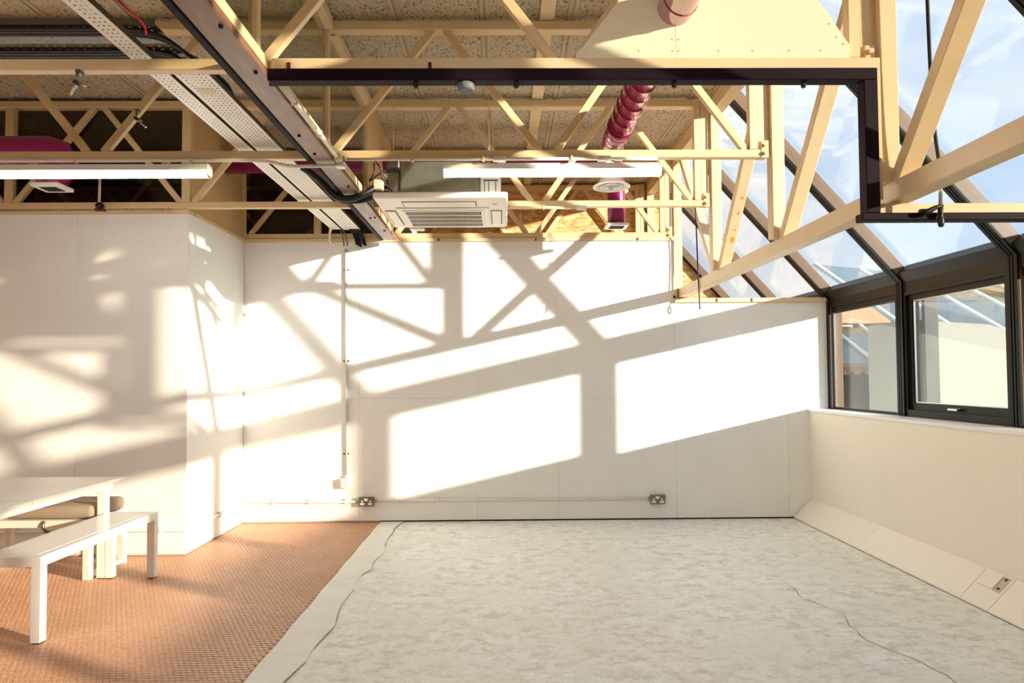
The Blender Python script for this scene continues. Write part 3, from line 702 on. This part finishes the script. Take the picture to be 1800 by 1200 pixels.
for i, (ro, zz) in enumerate(((0.082, 2.700), (0.060, 2.698), (0.038, 2.696))):
    lathe('diffuser_cone', (DX, 4.69), [(ro - 0.022, zz + 0.020), (ro - 0.004, zz + 0.006), (ro, zz), (ro - 0.005, zz + 0.001), (ro - 0.026, zz + 0.020)], 'white_plastic' if i != 2 else 'chrome', sdct, 32)
fd = thing('far_duct', (1.03, 6.08, 2.72), 'deep pink duct crossing above the back wall and dropping to a square grille', 'duct')
tube('cross_pipe', [(-2.53, 6.08, 3.315), (-1.0, 6.08, 3.315), (1.03, 6.08, 3.315)], 0.082, 'magenta_dark', fd, 28)
tube('drop_pipe', [(1.03, 6.08, 3.40), (1.03, 6.08, 3.0), (1.03, 6.08, 2.755)], 0.080, 'magenta_dark', fd, 28)
gr = box('grille_frame', (0.93, 5.985, 2.728), (1.13, 6.175, 2.752), 'white_plastic', fd, 0.004)
box('grille_slot', (0.965, 6.02, 2.7262), (1.095, 6.14, 2.7285), 'dark_gap', gr, 0)
ld = thing('left_duct', (-3.24, 4.84, 2.75), 'deep magenta duct at far left turning down to a white square grille', 'duct')
tube('pipe', [(XL, 4.84, 3.03), (-5, 4.84, 3.03), (-3.26, 4.84, 3.03), (-3.19, 4.84, 3.01), (-3.16, 4.84, 2.95), (-3.20, 4.84, 2.87), (-3.235, 4.84, 2.80), (-3.235, 4.84, 2.775)], 0.098, 'magenta_dark', ld, 24)
gr = box('grille_frame', (-3.33, 4.745, 2.745), (-3.135, 4.93, 2.772), 'white_plastic', ld, 0.004)
box('grille_slot', (-3.295, 4.78, 2.7435), (-3.17, 4.895, 2.7455), 'dark_gap', gr, 0)
# grille support rod with black ball clamp on truss 3
rd = thing('support_rod', (-3.16, 5.28, 2.70), 'thin pale rod ending in a black clamp above the left wall', 'rod')
tube('rod', [(-3.14, 5.25, 2.96), (-3.155, 5.27, 2.76)], 0.010, 'conduit_cream', rd, 8)
lathe('ball_clamp', (-3.155, 5.275), [(0.008, 2.765), (0.026, 2.752), (0.032, 2.735), (0.026, 2.718), (0.012, 2.712)], 'black_plastic', rd, 16)
box('clip', (-3.19, 5.26, 2.698), (-3.12, 5.30, 2.712), 'clip_red', rd, 0.002)

# ------------------------------------------------------------------ ceiling cassette air conditioner
ac = thing('air_conditioner', (-0.44, 5.17, 2.60), 'cream ceiling cassette air conditioner hung below the trusses', 'air conditioner')
AX0, AX1, AY0, AY1, AZ = -0.915, 0.035, 4.695, 5.645, 2.630
bm = bmesh.new(); bm_box(bm, (AX0, AY0, AZ + 0.004), (AX1, AY1, AZ + 0.050)); bmesh.ops.recalc_face_normals(bm, faces=bm.faces[:]); bevel_bm(bm, 0.016, 3)
fp = from_bm('fascia', bm, 'ac_plastic', ac)
box('inner_plate', (-0.795, 4.965, AZ - 0.004), (-0.105, 5.60, AZ + 0.006), 'ac_plastic', fp, 0.004)
box('intake_recess', (-0.735, 5.03, AZ - 0.0055), (-0.165, 5.53, AZ - 0.0035), 'dark_gap', fp, 0)
bm = bmesh.new()
for i in range(46):
    x = -0.735 + 0.57 * (i + 0.5) / 46; bm_bar(bm, (x - 0.010, 5.03, AZ - 0.0075), (x + 0.010, 5.53, AZ - 0.0075), 0.0032, 0.0016, (1, 0, 0))
for i in range(5):
    y = 5.03 + 0.5 * i / 4; bm_box(bm, (-0.742, y - 0.008, AZ - 0.0105), (-0.158, y + 0.008, AZ - 0.004))
bm_box(bm, (-0.752, 5.02, AZ - 0.013), (-0.735, 5.54, AZ - 0.004)); bm_box(bm, (-0.165, 5.02, AZ - 0.013), (-0.148, 5.54, AZ - 0.004))
bmesh.ops.recalc_face_normals(bm, faces=bm.faces[:]); from_bm('intake_grille', bm, 'ac_plastic', fp)
for (lo, hi) in (((-0.72, 4.80, 0), (-0.20, 4.925, 0)), ((-0.885, 5.06, 0), (-0.815, 5.52, 0)), ((-0.085, 5.06, 0), (-0.015, 5.50, 0))):
    box('vane_gap', (lo[0] - 0.008, lo[1] - 0.008, AZ + 0.0028), (hi[0] + 0.008, hi[1] + 0.008, AZ + 0.0042), 'bronze_dark', fp, 0)
    box('vane', (lo[0], lo[1], AZ - 0.003), (hi[0], hi[1], AZ + 0.004), 'ac_plastic', fp, 0.002)
box('badge', (-0.075, 4.86, AZ + 0.001), (-0.045, 4.875, AZ + 0.0045), 'grey_steel', fp, 0.001)
box('casing', (-0.745, 4.855, 2.68), (-0.165, 5.50, 2.945), 'galvanised', ac, 0.006)
box('seam_flange', (-0.62, 4.853, 2.807), (-0.40, 4.856, 2.811), 'galvanised', ac, 0)
box('side_flange', (-0.835, 4.87, 2.68), (-0.748, 5.45, 2.93), 'galvanised', ac, 0.006)
eb2 = box('control_box', (-0.163, 4.845, 2.68), (-0.015, 5.30, 2.90), 'white_plastic', ac, 0.006)
for x in (-0.135, -0.105, -0.055): box('wiring_slot', (x, 4.842, 2.685), (x + 0.006, 4.846, 2.80), 'grey_steel', eb2, 0)
box('terminal_strip', (-0.14, 4.840, 2.795), (-0.035, 4.846, 2.806), 'grey_steel', eb2, 0)
for (x, y) in ((-0.80, 4.90), (-0.10, 4.90), (-0.80, 5.44), (-0.10, 5.44)): tube('hanger_rod', [(x, y, 2.90), (x, y, ZC)], 0.0035, 'cream_steel', ac, 6)
for z in (2.72, 2.80, 2.87): lathe('pipe_union', (-0.85, 4.90), [(0.012, z + 0.02), (0.022, z + 0.018), (0.022, z - 0.018), (0.012, z - 0.02)], 'chrome', ac, 10)
box('drain_tray', (-0.78, 5.60, 2.612), (-0.66, 5.675, 2.632), 'white_plastic', ac, 0.004)
o = tube('insulated_pipe', smooth_path([(-1.36, 4.55, 2.81), (-1.27, 4.66, 2.75), (-1.19, 4.75, 2.665), (-1.08, 4.78, 2.655), (-0.98, 4.80, 2.70), (-0.90, 4.84, 2.76), (-0.84, 4.90, 2.78)], 6), 0.024, 'black_cable', None, 12)
tag(o, 'thick black insulated pipe looping under the brown beam to the air conditioner', 'pipe', 'black insulated pipes')
o = tube('insulated_pipe', smooth_path([(-1.37, 4.60, 2.82), (-1.26, 4.72, 2.75), (-1.18, 4.82, 2.66), (-1.06, 4.85, 2.655), (-0.97, 4.86, 2.675), (-0.90, 4.89, 2.72), (-0.84, 4.93, 2.73)], 6), 0.020, 'black_cable', None, 12)
tag(o, 'thinner black insulated pipe just behind the thick one under the beam', 'pipe', 'black insulated pipes')
o = box('pipe_sleeve', (-0.93, 4.80, 2.725), (-0.86, 4.88, 2.80), 'ceiling_rib', None, 0.008); tag(o, 'beige sleeve where the black pipes meet the air conditioner', 'sleeve')
o = tube('control_wire', smooth_path([(-0.92, 4.80, 2.94), (-0.88, 4.79, 2.88), (-0.86, 4.80, 2.80), (-0.80, 4.84, 2.72), (-0.76, 4.86, 2.68)], 6), 0.005, 'black_cable', None, 6); tag(o, 'thin black wire drooping past the pipe unions', 'wire', 'air conditioner wires')
o = tube('control_wire', smooth_path([(-0.93, 4.84, 2.93), (-0.93, 4.83, 2.85), (-0.96, 4.82, 2.79), (-0.88, 4.80, 2.84), (-0.80, 4.83, 2.90)], 6), 0.005, 'black_cable', None, 6); tag(o, 'black wire looping left of the metal air conditioner casing', 'wire', 'air conditioner wires')
o = box('isolator_box', (-0.83, 4.78, 2.875), (-0.74, 4.85, 2.945), 'grey_steel', None, 0.005); tag(o, 'small grey isolator box at the top of the air conditioner', 'box')

# ------------------------------------------------------------------ tube lights under truss 2
def tube_light(x0_, x1_, label, k=2):
    y = T(k) + 0.02
    t = thing('tube_light', ((x0_ + x1_) / 2, y, 2.615), label, 'lamp', 'tube lights under the trusses')
    prism('housing', [(y - 0.034, 2.690), (y + 0.034, 2.690), (y + 0.036, 2.652), (y - 0.036, 2.652)], 'x', x0_ + 0.004, x1_ - 0.004, 'white_plastic', t, 0.002)
    prism('diffuser', [(y - 0.034, 2.651)] + [(y + 0.034 * -math.cos(a), 2.645 - 0.032 * math.sin(a)) for a in [math.pi * i / 8 for i in range(9)]] + [(y + 0.034, 2.651)], 'x', x0_ + 0.008, x1_ - 0.008, 'tube_light', t)
    for a in (x0_, x1_ - 0.008): prism('end_cap', [(y - 0.037, 2.692), (y + 0.037, 2.692), (y + 0.037, 2.640), (y + 0.02, 2.610), (y - 0.02, 2.610), (y - 0.037, 2.640)], 'x', a, a + 0.008, 'white_plastic', t, 0.001)
    for x in (x0_ + 0.2 * (x1_ - x0_), x0_ + 0.8 * (x1_ - x0_)): box('clip', (x - 0.02, y - 0.02, 2.690), (x + 0.02, y + 0.02, 2.726), 'conduit_cream', t, 0.003)
tube_light(-0.368, 0.978, 'switched-on white tube light in front of the air conditioner')
tube_light(-3.15, -1.80, 'switched-on white tube light hanging at far left')
tube_light(-0.368, 0.978, 'added unseen white tube light overhead, filling the shade', 0)  # unseen fill lamp, added to brighten the shaded walls
tube_light(-3.15, -1.80, 'added unseen white tube light at upper left, filling the shade', 0)  # second added lamp out of view, lifts the shade as well

# ------------------------------------------------------------------ conduits on the trusses
def saddle(p, axis, parent, mat='conduit_cream'):
    x, y, z = p
    if axis == 'x': box('saddle', (x - 0.008, y - 0.016, z - 0.016), (x + 0.008, y + 0.016, z + 0.018), mat, parent, 0.004)
    else: box('saddle', (x - 0.016, y - 0.008, z - 0.016), (x + 0.016, y + 0.008, z + 0.018), mat, parent, 0.004)
c1 = thing('conduit_run', (-1.8, 4.05, 2.71), 'pale conduit along the second truss dipping under the brown beam', 'conduit')
tube('pipe', smooth_path([(-4.0, 4.10, 2.711), (-3, 4.10, 2.711), (-2, 4.10, 2.711), (-1.62, 4.10, 2.711), (-1.45, 4.10, 2.705), (-1.30, 4.09, 2.672), (-1.15, 4.08, 2.668), (-1.0, 4.07, 2.668)], 6), 0.011, 'conduit_white', c1, 10)
saddle((-2.6, 4.10, 2.711), 'x', c1); saddle((-1.9, 4.10, 2.711), 'x', c1)
jb = thing('junction_box', (-0.985, 4.07, 2.65), 'round metal conduit junction box beside the brown beam', 'junction box')
lathe('body', (-0.985, 4.07), [(0.020, 2.722), (0.030, 2.718), (0.030, 2.665), (0.026, 2.660)], 'chrome', jb, 20)
lathe('cap', (-0.985, 4.07), [(0.033, 2.664), (0.034, 2.658), (0.030, 2.653)], 'white_plastic', jb, 20)
c2 = thing('conduit_run', (-0.985, 3.5, 2.69), 'pale conduit along the right edge of the brown beam', 'conduit')
tube('pipe', [(-1.0, 2.96, 2.700), (-0.995, 3.30, 2.700), (-0.990, 3.7, 2.70), (-0.985, 4.04, 2.695)], 0.013, 'conduit_white', c2, 10)
saddle((-0.996, 3.20, 2.70), 'y', c2); saddle((-0.99, 3.62, 2.70), 'y', c2); box('coupler', (-1.005, 3.98, 2.675), (-0.965, 4.045, 2.715), 'conduit_cream', c2, 0.006)
c3 = thing('conduit_run', (0, 4.19, 2.71), 'pale conduit under the second truss right of the junction box', 'conduit')
tube('pipe', [(-0.95, 4.08, 2.708), (0, 4.08, 2.708), (0.95, 4.08, 2.708)], 0.010, 'conduit_white', c3, 10)
for x in (-0.55, -0.12, 0.42): saddle((x, 4.08, 2.708), 'x', c3)
for x in (-0.02, 0.62): tube('box', [(x - 0.04, 4.08, 2.708), (x + 0.04, 4.08, 2.708)], 0.019, 'conduit_white', c3, 12)
c4 = thing('conduit_run', (0.3, 5.29, 2.71), 'short pale conduit under the third truss ending in a small socket', 'conduit')
tube('pipe', [(0.05, 5.29, 2.712), (0.60, 5.29, 2.712)], 0.013, 'conduit_cream', c4, 10); saddle((0.32, 5.29, 2.712), 'x', c4)
tube('socket', [(0.58, 5.29, 2.712), (0.66, 5.29, 2.706)], 0.020, 'conduit_white', c4, 14)
c5 = thing('conduit_run', (-3.2, 5.33, 2.70), 'cream conduit along the head of the left wall', 'conduit')
tube('pipe', [(-4.1, 5.330, 2.703), (-2.62, 5.330, 2.703)], 0.010, 'conduit_cream', c5, 8)
for x in (-3.5, -2.95, -2.66): saddle((x, 5.33, 2.703), 'x', c5)
# small clamps with dangling hooks
def hook_clamp(p, lean, label):
    x, y, z = p; t = thing('clamp_hook', (x, y, z - 0.1), label, 'clamp', 'dangling steel clamps')
    box('jaw', (x - 0.010, y - 0.006, z - 0.008), (x + 0.010, y + 0.030, z + 0.012), 'grey_steel', t, 0.003)
    tube('link', [(x, y - 0.005, z - 0.005), (x, y - 0.005, z - 0.045)], 0.005, 'grey_steel', t, 8)
    tube('swivel', [(x - 0.012, y - 0.005, z - 0.045), (x + 0.014, y - 0.005, z - 0.058)], 0.010, 'black_plastic', t, 10)
    tube('hook', smooth_path([(x + 0.004, y - 0.005, z - 0.055), (x + lean * 0.4, y - 0.006, z - 0.075), (x + lean, y - 0.006, z - 0.105)], 4), 0.006, 'chrome', t, 8)
    tube('screw', [(x - 0.01, y - 0.005, z - 0.05), (x + 0.035, y - 0.005, z - 0.066)], 0.004, 'chrome', t, 8)
hook_clamp((-1.842, T(1) - 0.002, 2.715), -0.03, 'steel clamp dangling from the nearest truss at left')
hook_clamp((-2.235, T(2) - 0.01, 3.02), 0.06, 'small steel clamp hanging on a diagonal of the second truss')

# ------------------------------------------------------------------ ropes and clamps by the glazing
rp_ = thing('blind_rope', (1.85, T(1) - 0.10, 2.0), 'black rope with a metal clamp hanging past the edge beam', 'rope')
yr = T(1) - 0.10
tube('rope', smooth_path([(1.818, yr, 3.60), (1.820, yr, 2.98), (1.831, yr, 2.484), (1.856, yr, 2.24)], 5), 0.0075, 'rope_black', rp_, 8)
tube('rod', [(1.854, yr, 2.26), (1.852, yr, 2.085)], 0.0075, 'chrome', rp_, 10)
lathe('toggle', (1.852, yr), [(0.007, 2.085), (0.012, 2.075), (0.010, 2.055), (0.007, 2.045), (0.012, 2.035), (0.013, 2.012), (0.008, 2.0)], 'black_plastic', rp_, 12)
tube('cleat', [(1.768, yr + 0.005, 2.062), (1.800, yr + 0.004, 2.066), (1.835, yr + 0.002, 2.085), (1.862, yr, 2.090)], [0.016, 0.014, 0.009, 0.007], 'bronze_dark', rp_, 10)
o = tube('thin_cord', smooth_path([(2.33, yr - 0.2, 3.30), (2.335, yr - 0.2, 3.05), (2.335, yr - 0.2, 2.92), (2.334, yr - 0.2, 2.86)], 4), 0.003, 'cord_purple', None, 6); tag(o, 'thin dark cord dangling at the top right corner', 'cord')
o = tube('purple_cord', smooth_path([(1.688, 5.88, 3.46), (1.684, 5.86, 3.12), (1.690, 5.84, 2.60), (1.692, 5.82, 2.25), (1.69, 5.79, 2.10), (1.69, 5.78, 1.95)], 6), 0.006, 'cord_purple', None, 8); tag(o, 'purple cord hanging in front of the far end of the edge beam', 'cord')
sg = thing('string_loop', (1.64, YB - 0.03, 1.98), 'pale string loop knotted at the end of the back wall ledge', 'string')
lathe('knot', (1.652, YB - 0.030), [(0.006, 2.152), (0.014, 2.145), (0.014, 2.132), (0.006, 2.125)], 'rope_black', sg, 10)
tube('tail', smooth_path([(1.652, YB - 0.03, 2.13), (1.668, YB - 0.026, 2.10), (1.650, YB - 0.024, 2.06)], 5), 0.003, 'pale_string', sg, 6)
tube('loop', [(1.650 + 0.013 * math.sin(a), YB - 0.022, 2.022 + 0.036 * math.cos(a)) for a in [2 * math.pi * i / 18 for i in range(19)]], 0.004, 'pale_string', sg, 6)
o = tube('edge_wire', smooth_path([(1.62, YB - 0.03, 2.735), (1.655, YB - 0.025, 2.70), (1.662, YB - 0.022, 2.5), (1.648, YB - 0.020, 2.25), (1.655, YB - 0.026, 2.16)], 6), 0.004, 'pale_string', None, 6); tag(o, 'thin pale wire down the cream edge of the back wall', 'wire')

# ------------------------------------------------------------------ wall services
wc = thing('wall_conduit', (-1.515, YB - 0.012, 0.42), 'vertical steel conduit down the back wall to a white switch', 'conduit')
yw = YB - 0.014
tube('pipe', [(-1.520, yw, 2.62), (-1.517, yw, 1.5), (-1.511, yw, 0.44)], 0.011, 'conduit_grey', wc, 12)
for z in (2.42, 1.54, 0.652): saddle_ = box('saddle', (-1.545, YB - 0.006, z - 0.008), (-1.489, YB - 0.0005, z + 0.008), 'grey_steel', wc, 0.002); 
for z in (2.42, 1.54, 0.652):
    for x in (-1.54, -1.494): box('screw', (x - 0.005, YB - 0.010, z - 0.005), (x + 0.005, YB - 0.005, z + 0.005), 'grey_steel', wc, 0.002)
lathe('gland', (-1.511, yw), [(0.012, 0.452), (0.018, 0.448), (0.018, 0.424), (0.013, 0.422)], 'conduit_white', wc, 14)
sw = thing('light_switch', (-1.513, YB - 0.02, 0.33), 'square white switch box at the foot of the vertical conduit', 'switch')
box('back_box', (-1.557, YB - 0.040, 0.335), (-1.471, YB - 0.0005, 0.421), 'white_plastic', sw, 0.004)
box('plate', (-1.558, YB - 0.048, 0.334), (-1.470, YB - 0.041, 0.422), 'white_plastic', sw, 0.003)
for x in (-1.535, -1.505): box('rocker', (x - 0.010, YB - 0.051, 0.362), (x + 0.010, YB - 0.0478, 0.396), 'white_enamel', sw, 0.002)
def socket(x0_, z0_, label):
    s = thing('double_socket', (x0_ + 0.073, YB - 0.02, z0_), label, 'socket', 'metal double sockets')
    box('back_box', (x0_ + 0.004, YB - 0.036, z0_ + 0.003), (x0_ + 0.142, YB - 0.0005, z0_ + 0.083), 'socket_metal', s, 0.003)
    box('plate', (x0_, YB - 0.044, z0_), (x0_ + 0.146, YB - 0.0365, z0_ + 0.086), 'socket_metal', s, 0.004)
    for cx in (0.034, 0.112):
        box('outlet', (x0_ + cx - 0.021, YB - 0.0465, z0_ + 0.012), (x0_ + cx + 0.021, YB - 0.0435, z0_ + 0.032), 'white_plastic', s, 0.001)
        bm = bmesh.new(); bm_box(bm, (x0_ + cx - 0.006, YB - 0.0468, z0_ + 0.036), (x0_ + cx + 0.006, YB - 0.0435, z0_ + 0.056)); from_bm('earth_shutter', bm, 'white_plastic', s)
    for cx in (0.061, 0.079): box('rocker', (x0_ + cx - 0.0085, YB - 0.048, z0_ + 0.050), (x0_ + cx + 0.0085, YB - 0.0435, z0_ + 0.074), 'white_enamel', s, 0.001)
socket(-1.390, 0.158, 'grey metal double socket below the white switch on the back wall')
socket(1.388, 0.154, 'grey metal double socket at the right end of the back wall conduit')
hc = thing('low_conduit', (0, YB - 0.012, 0.19), 'pale conduit running low along the back wall between the sockets', 'conduit')
tube('pipe', [(-2.49, yw, 0.197), (-1.39, yw, 0.197)], 0.010, 'conduit_white', hc, 10); tube('pipe', [(-1.245, yw, 0.207), (1.39, yw, 0.202)], 0.010, 'conduit_white', hc, 10)
for x in (-2.2, -1.86, -1.52, -1.03, -0.645, -0.27, 0.096, 0.47, 0.84, 1.16): box('saddle', (x - 0.008, YB - 0.026, 0.180), (x + 0.008, YB - 0.0005, 0.224), 'conduit_white', hc, 0.003)
hl = thing('low_conduit', (-3.2, YL - 0.012, 0.19), 'pale conduit low on the left wall turning the corner to the return wall', 'conduit')
tube('pipe', [(-4.2, YL - 0.014, 0.199), (XJ + 0.004, YL - 0.014, 0.199), (XJ + 0.014, YL, 0.199), (XJ + 0.014, 5.95, 0.198), (XJ + 0.014, YB - 0.02, 0.197)], 0.012, 'conduit_white', hl, 10)
for x in (-3.85, -3.2, -2.69): box('saddle', (x - 0.010, YL - 0.030, 0.178), (x + 0.010, YL - 0.0005, 0.228), 'conduit_white', hl, 0.004)
for y in (5.62, 5.95, 6.35): box('saddle', (XJ + 0.0005, y - 0.008, 0.176), (XJ + 0.028, y + 0.008, 0.222), 'conduit_white', hl, 0.003)
# painted-over socket on the splayed skirting
so = thing('skirting_socket', (2.9, 4.05, 0.09), 'painted-over socket box on the splayed skirting at right', 'socket')
e1 = Vector((0.1715, 0, 0.172)).normalized(); en = Vector((-0.172, 0, 0.1715)).normalized()
def sk(s, y, h): p = Vector((2.782, y, 0.018)) + e1 * s + en * h; return tuple(p)
def skbox(name, s0, s1, y0_, y1_, h0, h1, mat, parent):
    v = [sk(s, y, h) for s in (s0, s1) for y in (y0_, y1_) for h in (h0, h1)]
    return mesh(name, v, [(0, 1, 3, 2), (4, 6, 7, 5), (0, 4, 5, 1), (2, 3, 7, 6), (0, 2, 6, 4), (1, 5, 7, 3)], mat, parent)
skbox('cover', 0.125, 0.225, 3.985, 4.11, 0.0005, 0.010, 'parapet_paint', so)
skbox('recess_plate', 0.120, 0.230, 3.93, 3.985, 0.0005, 0.003, 'core', so)
for s in (0.135, 0.205): skbox('pin_slot', s, s + 0.016, 3.945, 3.965, 0.003, 0.005, 'clip_red', so)

# ------------------------------------------------------------------ furniture
def leg(name, x0_, y0_, z1, w_, mat, parent, z0=0.006):
    o = box(name, (x0_, y0_, z0), (x0_ + w_, y0_ + w_, z1), mat, parent, 0.002)
    box('foot', (x0_ + 0.006, y0_ + 0.006, 0.0), (x0_ + w_ - 0.006, y0_ + w_ - 0.006, z0), 'black_plastic', o, 0)
    return o
bn = thing('bench', (-2.6, 4.2, 0), 'white enamelled metal bench in the left foreground on terracotta tiles', 'bench')
bx0, bx1, by0, by1, bh, lw = -2.772, -2.432, 3.597, 4.800, 0.452, 0.052
for x in (bx0, bx1 - lw):
    for y in (by0, by1 - lw): leg('leg', x, y, bh - 0.0535, lw, 'white_enamel', bn)
for x in (bx0, bx1 - lw): box('side_rail', (x, by0 + lw, bh - 0.053), (x + lw, by1 - lw, bh), 'white_enamel', bn, 0.002)
for y in (by0, by1 - lw): box('end_rail', (bx0, y, bh - 0.053), (bx1, y + lw, bh), 'white_enamel', bn, 0.002)
box('seat', (bx0 + lw + 0.001, by0 + lw + 0.001, bh - 0.014), (bx1 - lw - 0.001, by1 - lw - 0.001, bh + 0.0005), 'white_enamel', bn, 0.001)
tb = thing('table', (-3.1, 4.1, 0), 'white table at the left edge standing behind the bench', 'table')
tx0, tx1, ty0, ty1, th = -4.36, -2.690, 3.10, 4.835, 0.692
for (a, b_) in ((ty0, 3.90), (3.903, 4.42), (4.423, ty1)): box('top_board', (tx0, a, th - 0.022), (tx1, b_, th), 'table_white', tb, 0.002)
for x in (tx0 + 0.06, tx1 - 0.115): 
    box('apron', (x, ty0 + 0.03, th - 0.072), (x + 0.03 + (0.025 if x < -3.5 else 0.025), ty1 - 0.03, th - 0.0225), 'table_white', tb, 0.002)
    for y in (ty0 + 0.03, ty1 - 0.085): leg('leg', x - (0.025 if x > -3 else 0), y, th - 0.0725, 0.055, 'table_white', tb)
for y in (ty0 + 0.04, ty1 - 0.075): box('end_apron', (tx0 + 0.116, y, th - 0.072), (tx1 - 0.141, y + 0.03, th - 0.0225), 'table_white', tb, 0.002)
box('catch', (-2.80, 4.15, th - 0.086), (-2.77, 4.25, th - 0.0725), 'grey_steel', tb, 0.002)
wbn = thing('low_bench', (-3.4, 4.95, 0), 'low pale bench on sled legs against the left wall under the table', 'bench')
box('seat', (-4.15, 4.72, 0.360), (-2.862, 5.20, 0.410), 'conduit_white', wbn, 0.003)
for x in (-2.910, -3.75):
    for y in (4.722, 5.14): box('leg', (x, y, 0.0), (x + 0.048, y + 0.05, 0.360), 'conduit_white', wbn, 0.002)
    box('runner', (x + 0.008, 4.772, 0.004), (x + 0.040, 5.14, 0.040), 'conduit_white', wbn, 0.002)
tube('strap', smooth_path([(-3.165, 4.715, 0.408), (-3.172, 4.706, 0.38), (-3.155, 4.705, 0.345), (-3.115, 4.715, 0.325)], 6), 0.010, 'grey_steel', wbn, 8)
bm = bmesh.new(); bm_box(bm, (-3.46, 4.74, 0.411), (-2.855, 5.16, 0.505)); bmesh.ops.recalc_face_normals(bm, faces=bm.faces[:]); bevel_bm(bm, 0.040, 5)
cu = from_bm('cushion', bm, 'cushion_grey', None, True); tag(cu, 'grey-beige padded cushion lying on the low wall bench', 'cushion')

# ------------------------------------------------------------------ outside
gd = box('ground', (3.4, -40, -3.2), (80, 90, -3.0), 'asphalt_far'); tag(gd, 'ground outside far below the windows', kind='structure')
nb = thing('lean_to', (7, 9.0, -3), 'white rendered outhouse with a glass lean-to roof outside the window', 'building')
prism('wall', [(5.30, -3.0), (12.0, -3.0), (12.0, 1.25), (7.2, 1.62), (5.95, 1.98), (5.30, 2.02)], 'y', 8.2, 8.45, 'render_shaded', nb)
box('side_wall', (5.05, 8.25, -3.0), (5.30, 9.30, 2.05), 'render_shaded', nb, 0.01)
box('pier', (5.12, 8.14, -3.0), (5.30, 8.2, 2.35), 'slate_far', nb, 0.01)
def slope_pt(x, t): return Vector((x, 8.45 + 3.0 * t, 1.75 + 1.5 * t - 0.10 * (x - 5.3)))
gv = [slope_pt(5.3, 0), slope_pt(12, 0), slope_pt(12, 1), slope_pt(5.3, 1)]
mesh('roof_pane', gv + [v + Vector((0, -0.01, 0.02)) for v in gv], [(3, 2, 1, 0), (4, 5, 6, 7), (0, 1, 5, 4), (1, 2, 6, 5), (2, 3, 7, 6), (3, 0, 4, 7)], 'glass_far', nb)
for x in (5.35, 6.1, 6.85, 7.6, 8.35): bar('glazing_bar', slope_pt(x, 0) + Vector((0, 0, 0.03)), slope_pt(x, 1) + Vector((0, 0, 0.03)), 0.05, 0.05, 'bar_white', nb)
bk = thing('brick_house', (9, 15, -3), 'orange brick house with a green glazed awning outside the first window', 'building')
box('wall', (5.9, 15.0, -3.0), (20, 24.0, 2.5), 'brick_far', bk, 0.02)
box('parapet', (5.8, 14.9, 2.5), (20, 15.2, 2.75), 'fascia_far', bk, 0.02)
box('upper_wall', (6.2, 15.3, 2.75), (20, 24, 3.05), 'fascia_far', bk, 0.02)
box('ledge', (5.9, 13.6, 1.42), (12.0, 13.75, 1.56), 'fascia_far', bk, 0.02)
box('lower_wall', (6.0, 13.75, -3.0), (12.0, 14.2, 1.45), 'slate_far', bk, 0.02)
for i in range(9): box('bracket', (6.0 + i * 0.22, 13.52, 1.36), (6.10 + i * 0.22, 13.62, 1.44), 'fascia_far', bk, 0.01)
av = [Vector((5.9, 13.7, 1.56)), Vector((12, 13.7, 1.56)), Vector((12, 15.0, 2.45)), Vector((5.9, 15.0, 2.45))]
mesh('awning_pane', av + [v + Vector((0, -0.02, 0.03)) for v in av], [(3, 2, 1, 0), (4, 5, 6, 7), (0, 1, 5, 4), (1, 2, 6, 5), (2, 3, 7, 6), (3, 0, 4, 7)], 'glass_far', bk)
for x in (6.2, 6.9, 7.6, 8.3, 9.0): bar('glazing_bar', (x, 13.68, 1.62), (x - 0.35, 14.98, 2.50), 0.05, 0.05, 'bar_white', bk)
box('green_band', (6.0, 14.90, 1.98), (12, 14.99, 2.12), 'green_far', bk, 0.01)
for x in (6.5, 7.4, 8.3): 
    wn = box('window', (x, 14.96, 2.16), (x + 0.4, 15.01, 2.48), 'bar_white', bk, 0.01); box('pane', (x + 0.05, 14.94, 2.20), (x + 0.35, 14.965, 2.44), 'slate_far', wn, 0)
rf = thing('tan_roof', (12, 9, -3), 'low tan rendered building whose roof shows through the sloping panes', 'building')
box('wall', (7.45, 11.2, -3), (18, 12.9, 3.0), 'fascia_far', rf, 0.02)
box('parapet', (7.35, 11.1, 3.0), (18.1, 13.0, 3.18), 'render_shaded', rf, 0.02)
